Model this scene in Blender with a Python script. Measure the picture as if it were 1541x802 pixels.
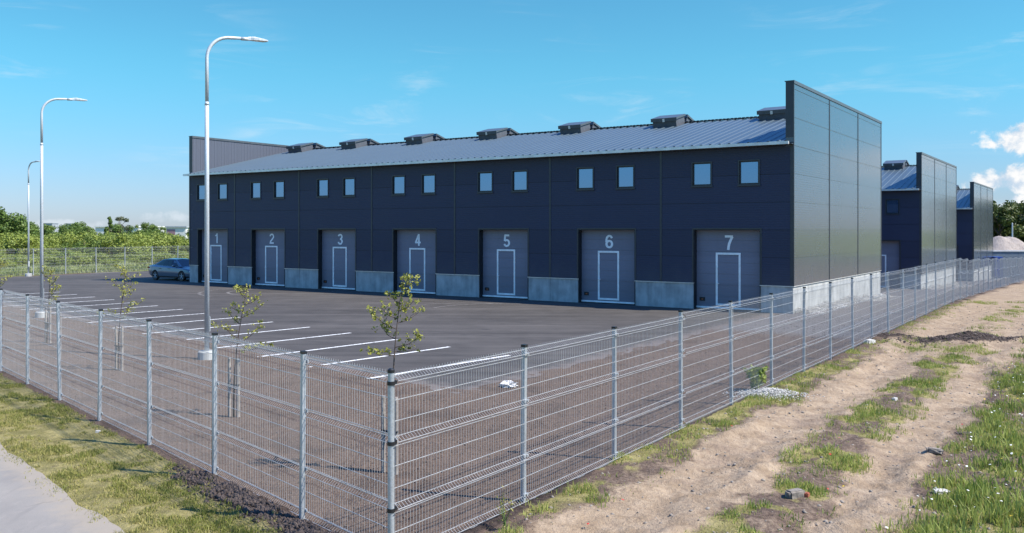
import bpy, bmesh, math, random
import numpy as np
from mathutils import Vector, Matrix

# ------------------------------------------------------------------ scene, camera, light
for o in list(bpy.data.objects):
    bpy.data.objects.remove(o)
S = bpy.context.scene
COL = S.collection
random.seed(7)
RNG = np.random.default_rng(11)
R = math.radians

S.render.resolution_x, S.render.resolution_y = 1024, 533
cam_d = bpy.data.cameras.new('camera')
cam_d.sensor_width = 36.0
cam_d.lens = 1340.0 / 1541.0 * 36.0
cam_d.shift_y = -(401.0 - 345.0) / 1541.0
cam_d.clip_start = 0.1
cam_d.clip_end = 6000
cam = bpy.data.objects.new('camera', cam_d)
COL.objects.link(cam)
CAM_H = 3.5
cam.location = (0, 0, CAM_H)
cam.rotation_euler = (R(90), 0, 0)
S.camera = cam

SUN_DIR = Vector((0.954, -0.30, 0)).normalized()          # horizontal direction towards the sun
SUN_EL = R(50)
to_sun = Vector((SUN_DIR.x * math.cos(SUN_EL), SUN_DIR.y * math.cos(SUN_EL), math.sin(SUN_EL)))
sun_d = bpy.data.lights.new('sun', 'SUN')
sun_d.energy = 4.3
sun_d.angle = R(0.5)
sun_d.color = (1.0, 0.93, 0.80)
sun = bpy.data.objects.new('sun', sun_d)
COL.objects.link(sun)
sun.rotation_euler = to_sun.to_track_quat('Z', 'Y').to_euler()
sun.location = (40, -20, 60)

S.view_settings.view_transform = 'Standard'
S.view_settings.look = 'None'
S.view_settings.gamma = 1
S.view_settings.exposure = 0.9
S.view_settings.use_curve_mapping = False

world = bpy.data.worlds.new('World')
S.world = world
world.use_nodes = True


class NT:
    """small helper to write node graphs"""
    def __init__(self, tree):
        self.t = tree
        for n in list(tree.nodes):
            tree.nodes.remove(n)

    def n(self, kind, ins=None, **props):
        nd = self.t.nodes.new(kind)
        for k, v in props.items():
            setattr(nd, k, v)
        for k, v in (ins or {}).items():
            sock = nd.inputs[k]
            if hasattr(v, 'is_output') or isinstance(v, bpy.types.NodeSocket):
                self.t.links.new(v, sock)
            else:
                sock.default_value = v
        return nd

    def m(self, op, a, b=0.0, c=0.0, clamp=False):
        nd = self.n('ShaderNodeMath', {0: a, 1: b, 2: c}, operation=op)
        nd.use_clamp = clamp
        return nd.outputs[0]

    def smooth(self, x, lo, hi):
        nd = self.n('ShaderNodeMapRange', {0: x, 1: lo, 2: hi, 3: 0.0, 4: 1.0}, interpolation_type='SMOOTHSTEP')
        return nd.outputs[0]

    def mix(self, f, a, b):
        nd = self.n('ShaderNodeMix', data_type='RGBA')
        for sock, v in ((nd.inputs[0], f), (nd.inputs[6], a), (nd.inputs[7], b)):
            if isinstance(v, bpy.types.NodeSocket):
                self.t.links.new(v, sock)
            else:
                sock.default_value = v if not isinstance(v, tuple) or len(v) == 4 else (*v, 1)
        return nd.outputs[2]

    def noise(self, vec, scale, detail=4.0, rough=0.55, dist=0.0):
        nd = self.n('ShaderNodeTexNoise', {'Scale': scale, 'Detail': detail, 'Roughness': rough, 'Distortion': dist})
        if vec is not None:
            self.t.links.new(vec, nd.inputs['Vector'])
        return nd.outputs[0]


def build_world():
    t = NT(world.node_tree)
    sky = t.n('ShaderNodeTexSky', sky_type='NISHITA')
    sky.sun_disc = False
    sky.sun_elevation = SUN_EL
    sky.sun_rotation = math.atan2(SUN_DIR.x, SUN_DIR.y)
    sky.altitude = 0
    sky.air_density = 1.0
    sky.dust_density = 0.25
    sky.ozone_density = 3.0
    sepd = t.n('ShaderNodeSeparateXYZ', {0: t.n('ShaderNodeTexCoord').outputs['Generated']})
    x, y, z = sepd.outputs
    az = t.m('MULTIPLY', t.m('ARCTAN2', x, y), 57.29578)
    el = t.m('MULTIPLY', t.m('ARCSINE', z), 57.29578)
    vec = t.n('ShaderNodeCombineXYZ', {0: az, 1: el, 2: 0.0}).outputs[0]

    def blob(a0, e0, ra, re):
        da = t.m('DIVIDE', t.m('SUBTRACT', az, a0), ra)
        de = t.m('DIVIDE', t.m('SUBTRACT', el, e0), re)
        r2 = t.m('ADD', t.m('MULTIPLY', da, da), t.m('MULTIPLY', de, de))
        return t.m('SUBTRACT', 1.0, r2)
    # cumulus on the right, over the wood
    nz = t.noise(vec, 0.75, 6.0, 0.6, 0.2)
    nz2 = t.noise(t.n('ShaderNodeVectorMath', {0: vec, 1: (0.35, 0.3, 0)}, operation='ADD').outputs[0], 0.75, 6.0, 0.6, 0.2)
    b = blob(30.6, 5.15, 3.0, 1.15)
    for args in ((33.5, 6.3, 2.6, 1.5), (31.0, 2.75, 4.4, 0.95), (28.3, 2.6, 1.6, 0.7), (36.0, 3.5, 3.4, 2.2), (34, 1.4, 9, 0.7), (44, 4.0, 4, 1.4), (-44, 4.5, 5, 1.3), (60, 7, 6, 2), (-70, 8, 7, 2)):
        b = t.m('MAXIMUM', b, blob(*args))
    b = t.m('MAXIMUM', b, -1.2)
    dens = t.m('ADD', t.m('MULTIPLY', b, 0.56), t.m('MULTIPLY', t.m('SUBTRACT', nz, 0.5), 1.9))
    cum = t.smooth(dens, 0.02, 0.42)
    light = t.smooth(t.m('ADD', t.m('SUBTRACT', nz, nz2), t.m('MULTIPLY', t.m('SUBTRACT', nz, 0.5), 0.5)), -0.16, 0.14)
    # thin cirrus streaks
    st = t.n('ShaderNodeMapping', {'Vector': vec, 'Rotation': (0, 0, R(-13)), 'Scale': (0.10, 0.62, 1)}).outputs[0]
    cz = t.noise(st, 1.0, 6.0, 0.62, 0.9)
    big = t.noise(vec, 0.11, 2.0, 0.5)
    band = t.m('MULTIPLY', t.smooth(el, 2.2, 6.0), t.m('SUBTRACT', 1.0, t.smooth(el, 8.0, 16.0)))
    cir = t.m('MULTIPLY', t.m('MULTIPLY', t.smooth(cz, 0.5, 0.78), t.smooth(big, 0.42, 0.62)), band)
    cir = t.m('MULTIPLY', cir, 0.62)
    # small far cumulus low on the left
    lz = t.noise(vec, 0.9, 5.0, 0.6, 0.1)
    lb = t.m('MAXIMUM', blob(-21.2, 0.72, 1.6, 0.42), blob(-27.0, 0.3, 3.0, 0.35))
    lb = t.m('MAXIMUM', lb, -1.2)
    low = t.m('MULTIPLY', t.smooth(t.m('ADD', t.m('MULTIPLY', lb, 0.5), t.m('MULTIPLY', t.m('SUBTRACT', lz, 0.5), 1.7)), 0.05, 0.55), 0.6)
    tint = t.n('ShaderNodeMix', data_type='RGBA', blend_type='MULTIPLY')
    t.t.links.new(sky.outputs[0], tint.inputs[6])
    tint.inputs[0].default_value = 1.0
    t1 = t.mix(t.smooth(el, 0.0, 11.0), SKY_LOW, SKY_MID)
    t2 = t.mix(t.smooth(el, 14.0, 36.0), t1, SKY_HIGH)
    t.t.links.new(t2, tint.inputs[7])
    base = tint.outputs[2]
    cc = t.mix(light, (3.7, 4.5, 5.4), (6.3, 6.3, 6.3))
    c1 = t.mix(cir, base, (4.6, 5.5, 6.1))
    c2 = t.mix(low, c1, (4.9, 5.4, 5.9))
    c3 = t.mix(cum, c2, cc)
    bg = t.n('ShaderNodeBackground', {'Color': c3, 'Strength': SKY_STRENGTH})
    out = t.n('ShaderNodeOutputWorld')
    t.t.links.new(bg.outputs[0], out.inputs[0])


SKY_LOW, SKY_MID, SKY_HIGH = (0.50, 0.605, 0.90), (0.41, 0.945, 0.985), (0.58, 1.20, 2.00)
SKY_STRENGTH = 0.085
build_world()

# ------------------------------------------------------------------ helpers
def prop(o, label=None, cat=None, group=None, kind=None):
    if label: o['label'] = label
    if cat: o['category'] = cat
    if group: o['group'] = group
    if kind: o['kind'] = kind
    return o


def empty(name, loc=(0, 0, 0), rz=0.0, parent=None):
    o = bpy.data.objects.new(name, None)
    o.empty_display_size = 0.3
    COL.objects.link(o)
    o.location = loc
    o.rotation_euler = (0, 0, rz)
    if parent: o.parent = parent
    return o


def link(name, me, mats=None, parent=None, loc=None, smooth=False):
    o = bpy.data.objects.new(name, me)
    COL.objects.link(o)
    if mats is not None:
        for m in (mats if isinstance(mats, (list, tuple)) else [mats]):
            me.materials.append(m)
    if parent: o.parent = parent
    if loc is not None: o.location = loc
    if smooth:
        me.polygons.foreach_set('use_smooth', [True] * len(me.polygons))
    return o


class MB:
    """collects primitives into one mesh"""
    def __init__(self):
        self.v, self.f, self.mi = [], [], []

    def face(self, pts, mi=0):
        i = len(self.v)
        self.v += [tuple(p) for p in pts]
        self.f.append(tuple(range(i, i + len(pts))))
        self.mi.append(mi)

    def box(self, x0, x1, y0, y1, z0, z1, mi=0, xf=None):
        c = [(x0, y0, z0), (x1, y0, z0), (x1, y1, z0), (x0, y1, z0), (x0, y0, z1), (x1, y0, z1), (x1, y1, z1), (x0, y1, z1)]
        if xf is not None:
            c = [tuple(xf @ Vector(p)) for p in c]
        i = len(self.v)
        self.v += c
        for q in ((0, 3, 2, 1), (4, 5, 6, 7), (0, 1, 5, 4), (1, 2, 6, 5), (2, 3, 7, 6), (3, 0, 4, 7)):
            self.f.append(tuple(i + k for k in q))
            self.mi.append(mi)

    def tube(self, pts, rads, n=8, mi=0, cap=True):
        pts = [Vector(p) for p in pts]
        if not isinstance(rads, (list, tuple)): rads = [rads] * len(pts)
        i0 = len(self.v)
        up = Vector((0, 0, 1))
        prev = None
        for k, p in enumerate(pts):
            d = (pts[min(k + 1, len(pts) - 1)] - pts[max(k - 1, 0)]).normalized()
            if prev is None:
                a = d.cross(up)
                if a.length < 1e-3: a = d.cross(Vector((1, 0, 0)))
                a.normalize()
            else:
                a = (prev - d * prev.dot(d)).normalized()
            prev = a
            b = d.cross(a)
            for j in range(n):
                th = 2 * math.pi * j / n
                self.v.append(tuple(p + (a * math.cos(th) + b * math.sin(th)) * rads[k]))
        for k in range(len(pts) - 1):
            for j in range(n):
                j2 = (j + 1) % n
                self.f.append((i0 + k * n + j, i0 + k * n + j2, i0 + (k + 1) * n + j2, i0 + (k + 1) * n + j))
                self.mi.append(mi)
        if cap:
            self.f.append(tuple(i0 + j for j in range(n))[::-1]); self.mi.append(mi)
            self.f.append(tuple(i0 + (len(pts) - 1) * n + j for j in range(n))); self.mi.append(mi)

    def mesh(self, name):
        me = bpy.data.meshes.new(name)
        me.from_pydata(self.v, [], self.f)
        me.polygons.foreach_set('material_index', self.mi)
        bm = bmesh.new(); bm.from_mesh(me)
        bmesh.ops.recalc_face_normals(bm, faces=bm.faces)
        bm.to_mesh(me); bm.free()
        return me

    def obj(self, name, mats, parent=None, loc=None, smooth=False):
        return link(name, self.mesh(name), mats, parent, loc, smooth)


def np_mesh(name, verts, tris, attrs=None, fattrs=None):
    """fast triangle mesh from arrays"""
    me = bpy.data.meshes.new(name)
    verts = np.asarray(verts, np.float32); tris = np.asarray(tris, np.int32)
    k = tris.shape[1]
    me.vertices.add(len(verts)); me.loops.add(tris.size); me.polygons.add(len(tris))
    me.vertices.foreach_set('co', verts.ravel())
    me.loops.foreach_set('vertex_index', tris.ravel())
    me.polygons.foreach_set('loop_start', np.arange(0, tris.size, k, dtype=np.int32))
    for nm, a in (attrs or {}).items():
        at = me.attributes.new(nm, 'FLOAT', 'POINT'); at.data.foreach_set('value', np.asarray(a, np.float32))
    for nm, a in (fattrs or {}).items():
        at = me.attributes.new(nm, 'FLOAT', 'FACE'); at.data.foreach_set('value', np.asarray(a, np.float32))
    me.update(calc_edges=True)
    return me


def hash2(ix, iy, seed):
    h = (ix.astype(np.int64) * 374761393 + iy.astype(np.int64) * 668265263 + seed * 974634777) & 0x7fffffff
    h = ((h ^ (h >> 13)) * 1274126177) & 0x7fffffff
    return ((h ^ (h >> 16)) & 0xffff) / 65535.0


def vnoise(x, y, seed=0):
    x = np.asarray(x, float); y = np.asarray(y, float)
    ix = np.floor(x); iy = np.floor(y)
    fx = x - ix; fy = y - iy
    fx = fx * fx * (3 - 2 * fx); fy = fy * fy * (3 - 2 * fy)
    a = hash2(ix, iy, seed); b = hash2(ix + 1, iy, seed); c = hash2(ix, iy + 1, seed); d = hash2(ix + 1, iy + 1, seed)
    return (a * (1 - fx) + b * fx) * (1 - fy) + (c * (1 - fx) + d * fx) * fy


def fbm(x, y, seed=0, oct=4):
    r = 0; w = 0; amp = 1.0; f = 1.0
    for k in range(oct):
        r = r + amp * vnoise(x * f, y * f, seed + k * 17); w += amp; amp *= 0.5; f *= 2.03
    return r / w


def sstep(x, a, b):
    t = np.clip((np.asarray(x, float) - a) / (b - a), 0, 1)
    return t * t * (3 - 2 * t)


# ------------------------------------------------------------------ layout
TH = R(-33.83)
E = (math.cos(TH), math.sin(TH))            # along the facade, towards the right
V = (-math.sin(TH), math.cos(TH))           # along the gable walls and the right fence, away from the camera
FC = (-1.266, 9.32)                         # near corner of the fence
FL = (-0.667, 0.745)                        # direction of the left fence
FLN = (-0.745, -0.667)                      # outwards from the left fence
C1 = (11.68, 36.92)
PITCH = 2.53


def sl(x, y):
    x = np.asarray(x, float); y = np.asarray(y, float)
    return x * V[0] + y * V[1], (x - FC[0]) * E[0] + (y - FC[1]) * E[1]


def lout(x, y):                              # distance outwards from the left fence, and along it
    x = np.asarray(x, float) - FC[0]; y = np.asarray(y, float) - FC[1]
    return x * FLN[0] + y * FLN[1], x * FL[0] + y * FL[1]


def softp(x, w=3.0):
    return w * np.log1p(np.exp(np.clip(x / w, -30, 30)))


def gz(x, y):
    s, lat = sl(x, y)
    s = np.minimum(s, 150)
    gi = -0.0290 * softp(s - 43.5)
    go = -0.0240 * softp(s - 50.0)
    w = sstep(lat, -2.0, 0.0)
    g = gi * (1 - w) + go * w
    g = g * sstep(lat, -60, -47)
    lo, _ = lout(x, y)
    return g - 0.04 * sstep(lo, -0.3, 0.5)


# ------------------------------------------------------------------ materials
def material(name):
    m = bpy.data.materials.new(name)
    m.use_nodes = True
    t = NT(m.node_tree)
    out = t.n('ShaderNodeOutputMaterial')
    bs = t.n('ShaderNodeBsdfPrincipled')
    t.t.links.new(bs.outputs[0], out.inputs[0])
    return m, t, bs


def setin(t, bs, **kw):
    for k, v in kw.items():
        k = k.replace('_', ' ')
        if isinstance(v, bpy.types.NodeSocket):
            t.t.links.new(v, bs.inputs[k])
        else:
            bs.inputs[k].default_value = (*v, 1) if isinstance(v, tuple) and len(v) == 3 else v


def bump(t, bs, h, strength=0.3, dist=0.01):
    b = t.n('ShaderNodeBump', {'Height': h, 'Strength': strength, 'Distance': dist})
    t.t.links.new(b.outputs[0], bs.inputs['Normal'])


def objc(t): return t.n('ShaderNodeTexCoord').outputs['Object']


def simple(name, col, rough=0.5, metal=0.0, var=0.12, scale=3.0, bmp=0.0, spec=0.5):
    m, t, bs = material(name)
    oc = objc(t)
    nz = t.noise(oc, scale, 5.0)
    c = t.mix(t.smooth(nz, 0.3, 0.7), tuple(a * (1 - var) for a in col), tuple(min(1, a * (1 + var)) for a in col))
    setin(t, bs, Base_Color=c, Roughness=rough, Metallic=metal)
    bs.inputs['Specular IOR Level'].default_value = spec
    if bmp: bump(t, bs, t.noise(oc, scale * 8, 4.0), 0.5, bmp)
    return m


def cladding(name, col, rough=0.38, spec=0.5, period=0.1, depth=0.004):
    """micro-profiled sandwich panel: fine horizontal ribs"""
    m, t, bs = material(name)
    oc = objc(t)
    sp = t.n('ShaderNodeSeparateXYZ', {0: oc})
    tri = t.m('PINGPONG', sp.outputs[2], period / 2)
    h = t.smooth(tri, period * 0.12, period * 0.2)
    nz = t.noise(oc, 0.6, 4.0)
    # one tone per panel row, as delivered
    row = t.m('FLOOR', t.m('DIVIDE', t.m('SUBTRACT', sp.outputs[2], 1.13), 1.17))
    rv = t.n('ShaderNodeTexWhiteNoise', noise_dimensions='1D')
    t.t.links.new(row, rv.inputs['W'])
    stv = t.n('ShaderNodeMapping', {'Vector': oc, 'Scale': (2.2, 2.2, 0.10)}).outputs[0]
    f = t.m('ADD', t.m('ADD', t.m('MULTIPLY', nz, 0.45), t.m('MULTIPLY', rv.outputs[0], 0.4)), t.m('MULTIPLY', t.noise(stv, 1.0, 5.0, 0.7), 0.35))
    c = t.mix(f, tuple(a * 0.74 for a in col), tuple(a * 1.2 for a in col))
    dz = t.m('SUBTRACT', 1.0, t.smooth(t.m('ADD', sp.outputs[2], t.m('MULTIPLY', t.noise(oc, 1.5, 5.0, 0.65), 1.6)), 1.3, 3.0))
    c = t.mix(t.m('MULTIPLY', dz, 0.22), c, (0.16, 0.15, 0.14))
    setin(t, bs, Base_Color=c, Roughness=t.m('ADD', t.m('MULTIPLY', nz, 0.12), rough - 0.06))
    bs.inputs['Specular IOR Level'].default_value = spec
    wav = t.noise(oc, 0.9, 2.0)
    bump(t, bs, t.m('ADD', h, t.m('MULTIPLY', wav, 0.3)), 0.6, depth)
    return m


M = {}
M['facade'] = cladding('anthracite_panel', (0.030, 0.035, 0.068), 0.5, 0.4)
M['gable'] = cladding('anthracite_gable_panel', (0.034, 0.042, 0.062), 0.26, 0.9, 0.1, 0.003)
M['gable'].node_tree.nodes['Principled BSDF'].inputs['Coat Weight'].default_value = 0.7
M['gable'].node_tree.nodes['Principled BSDF'].inputs['Coat Roughness'].default_value = 0.12
M['trim'] = simple('anthracite_trim', (0.040, 0.044, 0.052), 0.35)
M['jamb'] = simple('black_jamb', (0.016, 0.017, 0.020), 0.5)
M['cap'] = simple('flashing', (0.10, 0.11, 0.12), 0.35, 0.3)
M['eave'] = simple('gutter_metal', (0.74, 0.72, 0.68), 0.35, 0.4)
M['door'] = cladding('grey_door_section', (0.205, 0.200, 0.250), 0.45, 0.4, 0.125, 0.003)
M['white'] = simple('white_aluminium', (0.93, 0.93, 0.92), 0.4, 0.1)
M['numeral'] = simple('white_numeral', (0.93, 0.93, 0.92), 0.5)
M['black'] = simple('black_plastic', (0.012, 0.012, 0.014), 0.45)
M['orange'] = simple('orange_plastic', (0.45, 0.10, 0.03), 0.45)
M['winframe'] = simple('dark_window_frame', (0.022, 0.023, 0.028), 0.35)


def roof_mat():
    m, t, bs = material('roof_steel')
    oc = objc(t)
    nz = t.noise(oc, 0.5, 5.0)
    st = t.n('ShaderNodeMapping', {'Vector': oc, 'Scale': (2.4, 0.12, 1)}).outputs[0]
    n2 = t.noise(st, 1.0, 3.0)
    c = t.mix(t.m('ADD', t.m('MULTIPLY', nz, 0.5), t.m('MULTIPLY', n2, 0.5)), (0.066, 0.098, 0.124), (0.092, 0.132, 0.162))
    setin(t, bs, Base_Color=c, Roughness=0.42, Metallic=0.25)
    return m


M['roof'] = roof_mat()


def parapet_inner():
    m, t, bs = material('ribbed_steel')
    oc = objc(t)
    sp = t.n('ShaderNodeSeparateXYZ', {0: oc})
    h = t.smooth(t.m('PINGPONG', sp.outputs[1], 0.14), 0.04, 0.09)
    setin(t, bs, Base_Color=(0.090, 0.100, 0.130), Roughness=0.5)
    bump(t, bs, h, 1.0, 0.03)
    return m


M['ribbed'] = parapet_inner()


def concrete():
    m, t, bs = material('concrete')
    oc = objc(t)
    st = t.n('ShaderNodeMapping', {'Vector': oc, 'Scale': (3.0, 3.0, 0.35)}).outputs[0]
    n1 = t.noise(oc, 1.7, 6.0, 0.6)
    n2 = t.noise(st, 1.0, 5.0, 0.6)
    n3 = t.noise(oc, 40, 3.0)
    f = t.m('ADD', t.m('MULTIPLY', n1, 0.5), t.m('MULTIPLY', n2, 0.5))
    c = t.mix(t.smooth(f, 0.32, 0.68), (0.27, 0.275, 0.27), (0.50, 0.505, 0.49))
    c = t.mix(t.m('MULTIPLY', t.smooth(n3, 0.62, 0.75), 0.4), c, (0.22, 0.22, 0.21))
    setin(t, bs, Base_Color=c, Roughness=0.85)
    bump(t, bs, n3, 0.3, 0.003)
    return m


M['concrete'] = concrete()


def glass():
    m, t, bs = material('coated_window_glass')
    oc = objc(t)
    setin(t, bs, Base_Color=(0.19, 0.31, 0.45), Metallic=0.85, Roughness=0.02)
    bump(t, bs, t.noise(oc, 1.3, 1.0), 0.12, 0.01)
    return m


M['glass'] = glass()


def galv(name, col=(0.43, 0.46, 0.49), metal=0.45, rough=0.42):
    m, t, bs = material(name)
    oc = objc(t)
    vz = t.n('ShaderNodeTexVoronoi', {'Vector': oc, 'Scale': 35.0})
    st = t.n('ShaderNodeMapping', {'Vector': oc, 'Scale': (9, 9, 0.7)}).outputs[0]
    nz = t.noise(st, 1.0, 4.0)
    f = t.m('ADD', t.m('MULTIPLY', vz.outputs['Distance'], 0.35), t.m('MULTIPLY', nz, 0.65))
    c = t.mix(t.smooth(f, 0.2, 0.75), tuple(a * 0.8 for a in col), tuple(a * 1.18 for a in col))
    setin(t, bs, Base_Color=c, Roughness=t.m('ADD', t.m('MULTIPLY', nz, 0.25), rough - 0.12), Metallic=metal)
    return m


M['galv'] = galv('galvanised_steel')
M['wire'] = galv('galvanised_wire', (0.46, 0.465, 0.47), 0.3, 0.45)
M['lampsteel'] = galv('galvanised_lamp_pole', (0.50, 0.54, 0.57), 0.2, 0.5)


def asphalt():
    m, t, bs = material('asphalt')
    oc = objc(t)
    n1 = t.noise(oc, 0.12, 5.0, 0.6)
    n2 = t.noise(oc, 1.1, 5.0, 0.65)
    n3 = t.noise(oc, 90, 2.0)
    # roller / traffic streaks parallel to the facade
    st = t.n('ShaderNodeMapping', {'Vector': oc, 'Rotation': (0, 0, -TH), 'Scale': (0.05, 1.3, 1)}).outputs[0]
    n4 = t.noise(st, 1.0, 5.0, 0.65, 0.3)
    f = t.m('ADD', t.m('ADD', t.m('MULTIPLY', n1, 0.4), t.m('MULTIPLY', n2, 0.22)), t.m('MULTIPLY', n4, 0.48))
    c = t.mix(t.smooth(f, 0.40, 0.70), (0.043, 0.0385, 0.0350), (0.095, 0.0855, 0.0785))
    c = t.mix(t.m('MULTIPLY', t.smooth(n3, 0.55, 0.75), 0.6), c, (0.11, 0.10, 0.10))
    # paving seams parallel to the facade, dark drips of oil
    rot = t.n('ShaderNodeMapping', {'Vector': oc, 'Rotation': (0, 0, -TH)}).outputs[0]
    ry = t.n('ShaderNodeSeparateXYZ', {0: rot}).outputs[1]
    ry = t.m('ADD', ry, t.m('MULTIPLY', n2, 0.08))
    seam = t.m('SUBTRACT', 1.0, t.smooth(t.m('PINGPONG', t.m('ADD', ry, 1.3), 2.1), 0.012, 0.05))
    c = t.mix(t.m('MULTIPLY', seam, 0.55), c, (0.028, 0.027, 0.028))
    vo = t.n('ShaderNodeTexVoronoi', {'Vector': oc, 'Scale': 0.42, 'Randomness': 1.0})
    oil = t.m('MULTIPLY', t.m('SUBTRACT', 1.0, t.smooth(t.m('ADD', vo.outputs['Distance'], t.m('MULTIPLY', n2, 0.12)), 0.10, 0.19)), t.smooth(n1, 0.45, 0.6))
    c = t.mix(t.m('MULTIPLY', oil, 0.6), c, (0.022, 0.021, 0.022))
    # pale dust drifting in patches
    d = t.m('MULTIPLY', t.smooth(n4, 0.56, 0.75), t.smooth(n1, 0.45, 0.65))
    c = t.mix(t.m('MULTIPLY', d, 0.55), c, (0.16, 0.145, 0.135))
    ed = t.n('ShaderNodeAttribute', attribute_name='edge').outputs['Fac']
    e = t.smooth(t.m('ADD', ed, t.m('MULTIPLY', t.m('SUBTRACT', t.noise(oc, 3.0, 5.0, 0.65), 0.5), 1.3)), 0.35, 0.95)
    c = t.mix(t.m('MULTIPLY', e, 0.9), c, t.mix(n2, (0.115, 0.095, 0.085), (0.20, 0.165, 0.145)))
    setin(t, bs, Base_Color=c, Roughness=0.82)
    bs.inputs['Specular IOR Level'].default_value = 0.35
    bump(t, bs, n3, 0.6, 0.006)
    return m


M['asphalt'] = asphalt()


def footpath_mat():
    m, t, bs = material('worn_path_asphalt')
    oc = objc(t)
    n1 = t.noise(oc, 0.45, 5.0, 0.6)
    n2 = t.noise(oc, 4.0, 5.0, 0.6)
    n3 = t.noise(oc, 120, 2.0)
    c = t.mix(t.smooth(n1, 0.3, 0.7), (0.21, 0.195, 0.180), (0.275, 0.25, 0.222))
    c = t.mix(t.m('MULTIPLY', t.smooth(n2, 0.5, 0.75), 0.5), c, (0.31, 0.28, 0.25))
    c = t.mix(t.m('MULTIPLY', t.smooth(n3, 0.55, 0.7), 0.5), c, (0.12, 0.12, 0.12))
    br = t.n('ShaderNodeMapping', {'Vector': oc, 'Rotation': (0, 0, R(-48)), 'Scale': (7.0, 0.6, 1)}).outputs[0]
    c = t.mix(t.m('MULTIPLY', t.smooth(t.noise(br, 1.0, 4.0, 0.6), 0.5, 0.7), 0.35), c, (0.17, 0.158, 0.148))
    vc = t.n('ShaderNodeTexVoronoi', {'Vector': t.n('ShaderNodeVectorMath', {0: oc, 1: t.n('ShaderNodeTexNoise', {'Vector': oc, 'Scale': 1.5}).outputs['Color']}, operation='ADD').outputs[0], 'Scale': 0.45}, feature='DISTANCE_TO_EDGE')
    crk = t.m('MULTIPLY', t.m('SUBTRACT', 1.0, t.smooth(vc.outputs['Distance'], 0.002, 0.008)), t.smooth(n1, 0.48, 0.58))
    c = t.mix(t.m('MULTIPLY', crk, 0.7), c, (0.07, 0.065, 0.06))
    lo = t.n('ShaderNodeAttribute', attribute_name='edge')
    e = t.smooth(t.m('ADD', lo.outputs['Fac'], t.m('MULTIPLY', t.m('SUBTRACT', n2, 0.5), 0.9)), 0.35, 0.8)
    c = t.mix(t.m('MULTIPLY', e, 0.75), c, (0.30, 0.255, 0.20))
    setin(t, bs, Base_Color=c, Roughness=0.9)
    bump(t, bs, n3, 0.6, 0.004)
    return m


M['path'] = footpath_mat()
M['paint'] = None


def paint():
    m, t, bs = material('white_road_paint')
    oc = objc(t)
    n1 = t.noise(oc, 9, 5.0, 0.65)
    c = t.mix(t.smooth(n1, 0.36, 0.56), (0.34, 0.335, 0.33), (0.82, 0.82, 0.80))
    setin(t, bs, Base_Color=c, Roughness=0.7)
    return m


M['paint'] = paint()


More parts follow.
